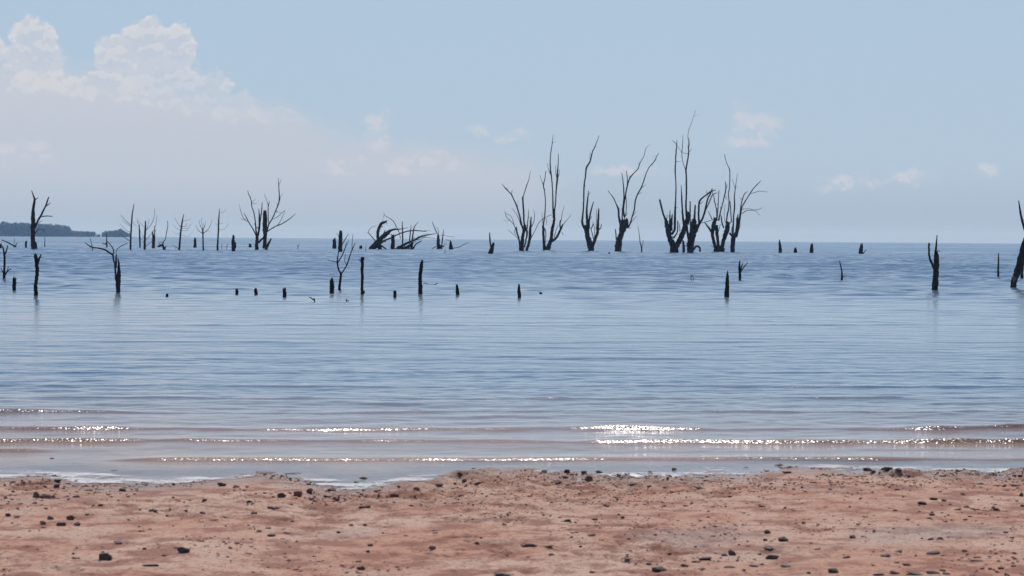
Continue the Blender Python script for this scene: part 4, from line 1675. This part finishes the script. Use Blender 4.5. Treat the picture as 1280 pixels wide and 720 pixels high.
def woodland(name, label, D, prof, seed, spots=None):
    """prof: photo (x, top y) outline of the wood, from its height above the lake at distance D"""
    r = np.random.default_rng(seed)
    xs = [p[0] for p in prof]
    tops = [p[1] for p in prof]
    V, T = [], []

    def crown(c, rad, hgt, nleaf):
        dirs = r.normal(size=(nleaf, 3))
        dirs /= np.linalg.norm(dirs, axis=1)[:, None]
        rr = r.random(nleaf) ** 0.35
        ctr = np.array(c) + dirs * rr[:, None] * np.array([rad, rad, hgt])
        sz = r.uniform(0.5, 1.3, nleaf) * (rad * 0.32)
        for q, s_ in zip(ctr, sz):
            a_ = r.normal(size=3)
            a_ /= np.linalg.norm(a_)
            b_ = np.cross(a_, r.normal(size=3))
            b_ /= np.linalg.norm(b_)
            i = len(V)
            V.extend([q + a_ * s_, q - a_ * s_ * 0.5 + b_ * s_ * 0.9, q - a_ * s_ * 0.5 - b_ * s_ * 0.9])
            T.append((i, i + 1, i + 2))
    px = xs[0]
    while px < xs[-1]:
        for row in range(3):
            d = D + row * 22 + r.uniform(-8, 8)
            top = np.interp(px, xs, tops)
            hor = 294.3 + 0.00745 * px
            H_ = max((hor - top) * D / FPX + CAM_H, 3.0) * r.uniform(0.78, 1.06)
            gx = at_depth(px + r.uniform(-1.5, 1.5), hor, d).x
            rad = min(H_ * 0.26, 5.0) * r.uniform(0.7, 1.2)
            crown((gx, d, H_ * 0.62), rad, H_ * 0.40, 90)
            crown((gx, d - 2, H_ * 0.25), rad * 0.9, H_ * 0.26, 50)
        px += max(1.6, 0.0)
    o = tri_obj(name, V, T, LEAF)
    tag(o, label, 'woodland', kind='stuff')
    return o


def land(name, D, x0, x1):
    a_, b_ = at_depth(x0, 295, D).x, at_depth(x1, 295, D).x
    n = 60
    X = np.linspace(a_, b_, n)[None, :].repeat(9, 0)
    vv = np.linspace(0, 1, 9)[:, None].repeat(n, 1)
    Y = D - 25 + 160 * vv
    e = np.clip(np.minimum(X - a_, b_ - X) / 20.0, 0, 1)
    Z = -1.2 + 2.4 * np.sin(vv * math.pi) ** 0.5 * e ** 0.5 + 0.3 * fbm(X * 0.05, Y * 0.05, 3, 3)
    m, t, out = material('far_shore_earth')
    b = t.node('ShaderNodeBsdfPrincipled')
    g = t.node('ShaderNodeNewGeometry')
    t.l.new(t.mix(t.noise(g.outputs['Position'], 0.05), (0.10, 0.075, 0.05), (0.07, 0.08, 0.04)), b.inputs['Base Color'])
    b.inputs['Roughness'].default_value = 0.9
    t.l.new(b.outputs[0], out.inputs[0])
    o = grid_obj(name, X, Y, Z, m)
    tag(o, kind='structure')
    return o


DF = 3300.0
land('far_shore', DF, -120, 119)
land('far_islet', DF, 127, 163)
woodland('far_woodland', 'hazy wooded headland on the far shore behind the tall snag', DF,
         [(-115, 277.5), (-40, 276.5), (0, 278), (5, 276.6), (12, 279), (22, 278.6), (40, 279), (55, 280), (66, 280.4), (82, 281.8), (85, 283), (86, 288), (95, 288.6), (104, 288.8), (117, 289)], 1)
woodland('far_woodland', 'hazy wooded islet off the tip of the far headland', DF,
         [(129, 289.5), (134, 288), (142, 288), (147, 287.5), (150, 285.6), (153, 286.5), (158, 290), (162, 291.5)], 2)
woodland('far_thicket', 'two specks of bush in the gap between headland and islet', DF,
         [(121, 292.8), (122, 292.6), (124.4, 292.8)], 3)

# ------------------------------------------------------------------ the air over the lake
m, t, out = material('humid_air')
vol = t.node('ShaderNodeVolumePrincipled')
vol.inputs['Color'].default_value = (0.42, 0.66, 1.0, 1)
vol.inputs['Absorption Color'].default_value = (1, 1, 1, 1)
vol.inputs['Density'].default_value = 0.00010
vol.inputs['Anisotropy'].default_value = 0.3
t.l.new(vol.outputs[0], out.inputs['Volume'])
hx, hy0, hy1, hz0, hz1 = 9100, -3100, 9100, -2.9, 46.0
hv = [(-hx, hy0, hz0), (hx, hy0, hz0), (hx, hy1, hz0), (-hx, hy1, hz0), (-hx, hy0, hz1), (hx, hy0, hz1), (hx, hy1, hz1), (-hx, hy1, hz1)]
hf = [(3, 2, 1, 0), (4, 5, 6, 7), (0, 1, 5, 4), (1, 2, 6, 5), (2, 3, 7, 6), (3, 0, 4, 7)]
haze = mesh_obj('haze', hv, hf, m, smooth=False)
tag(haze, 'thin humid haze over the lake', 'haze', kind='stuff')
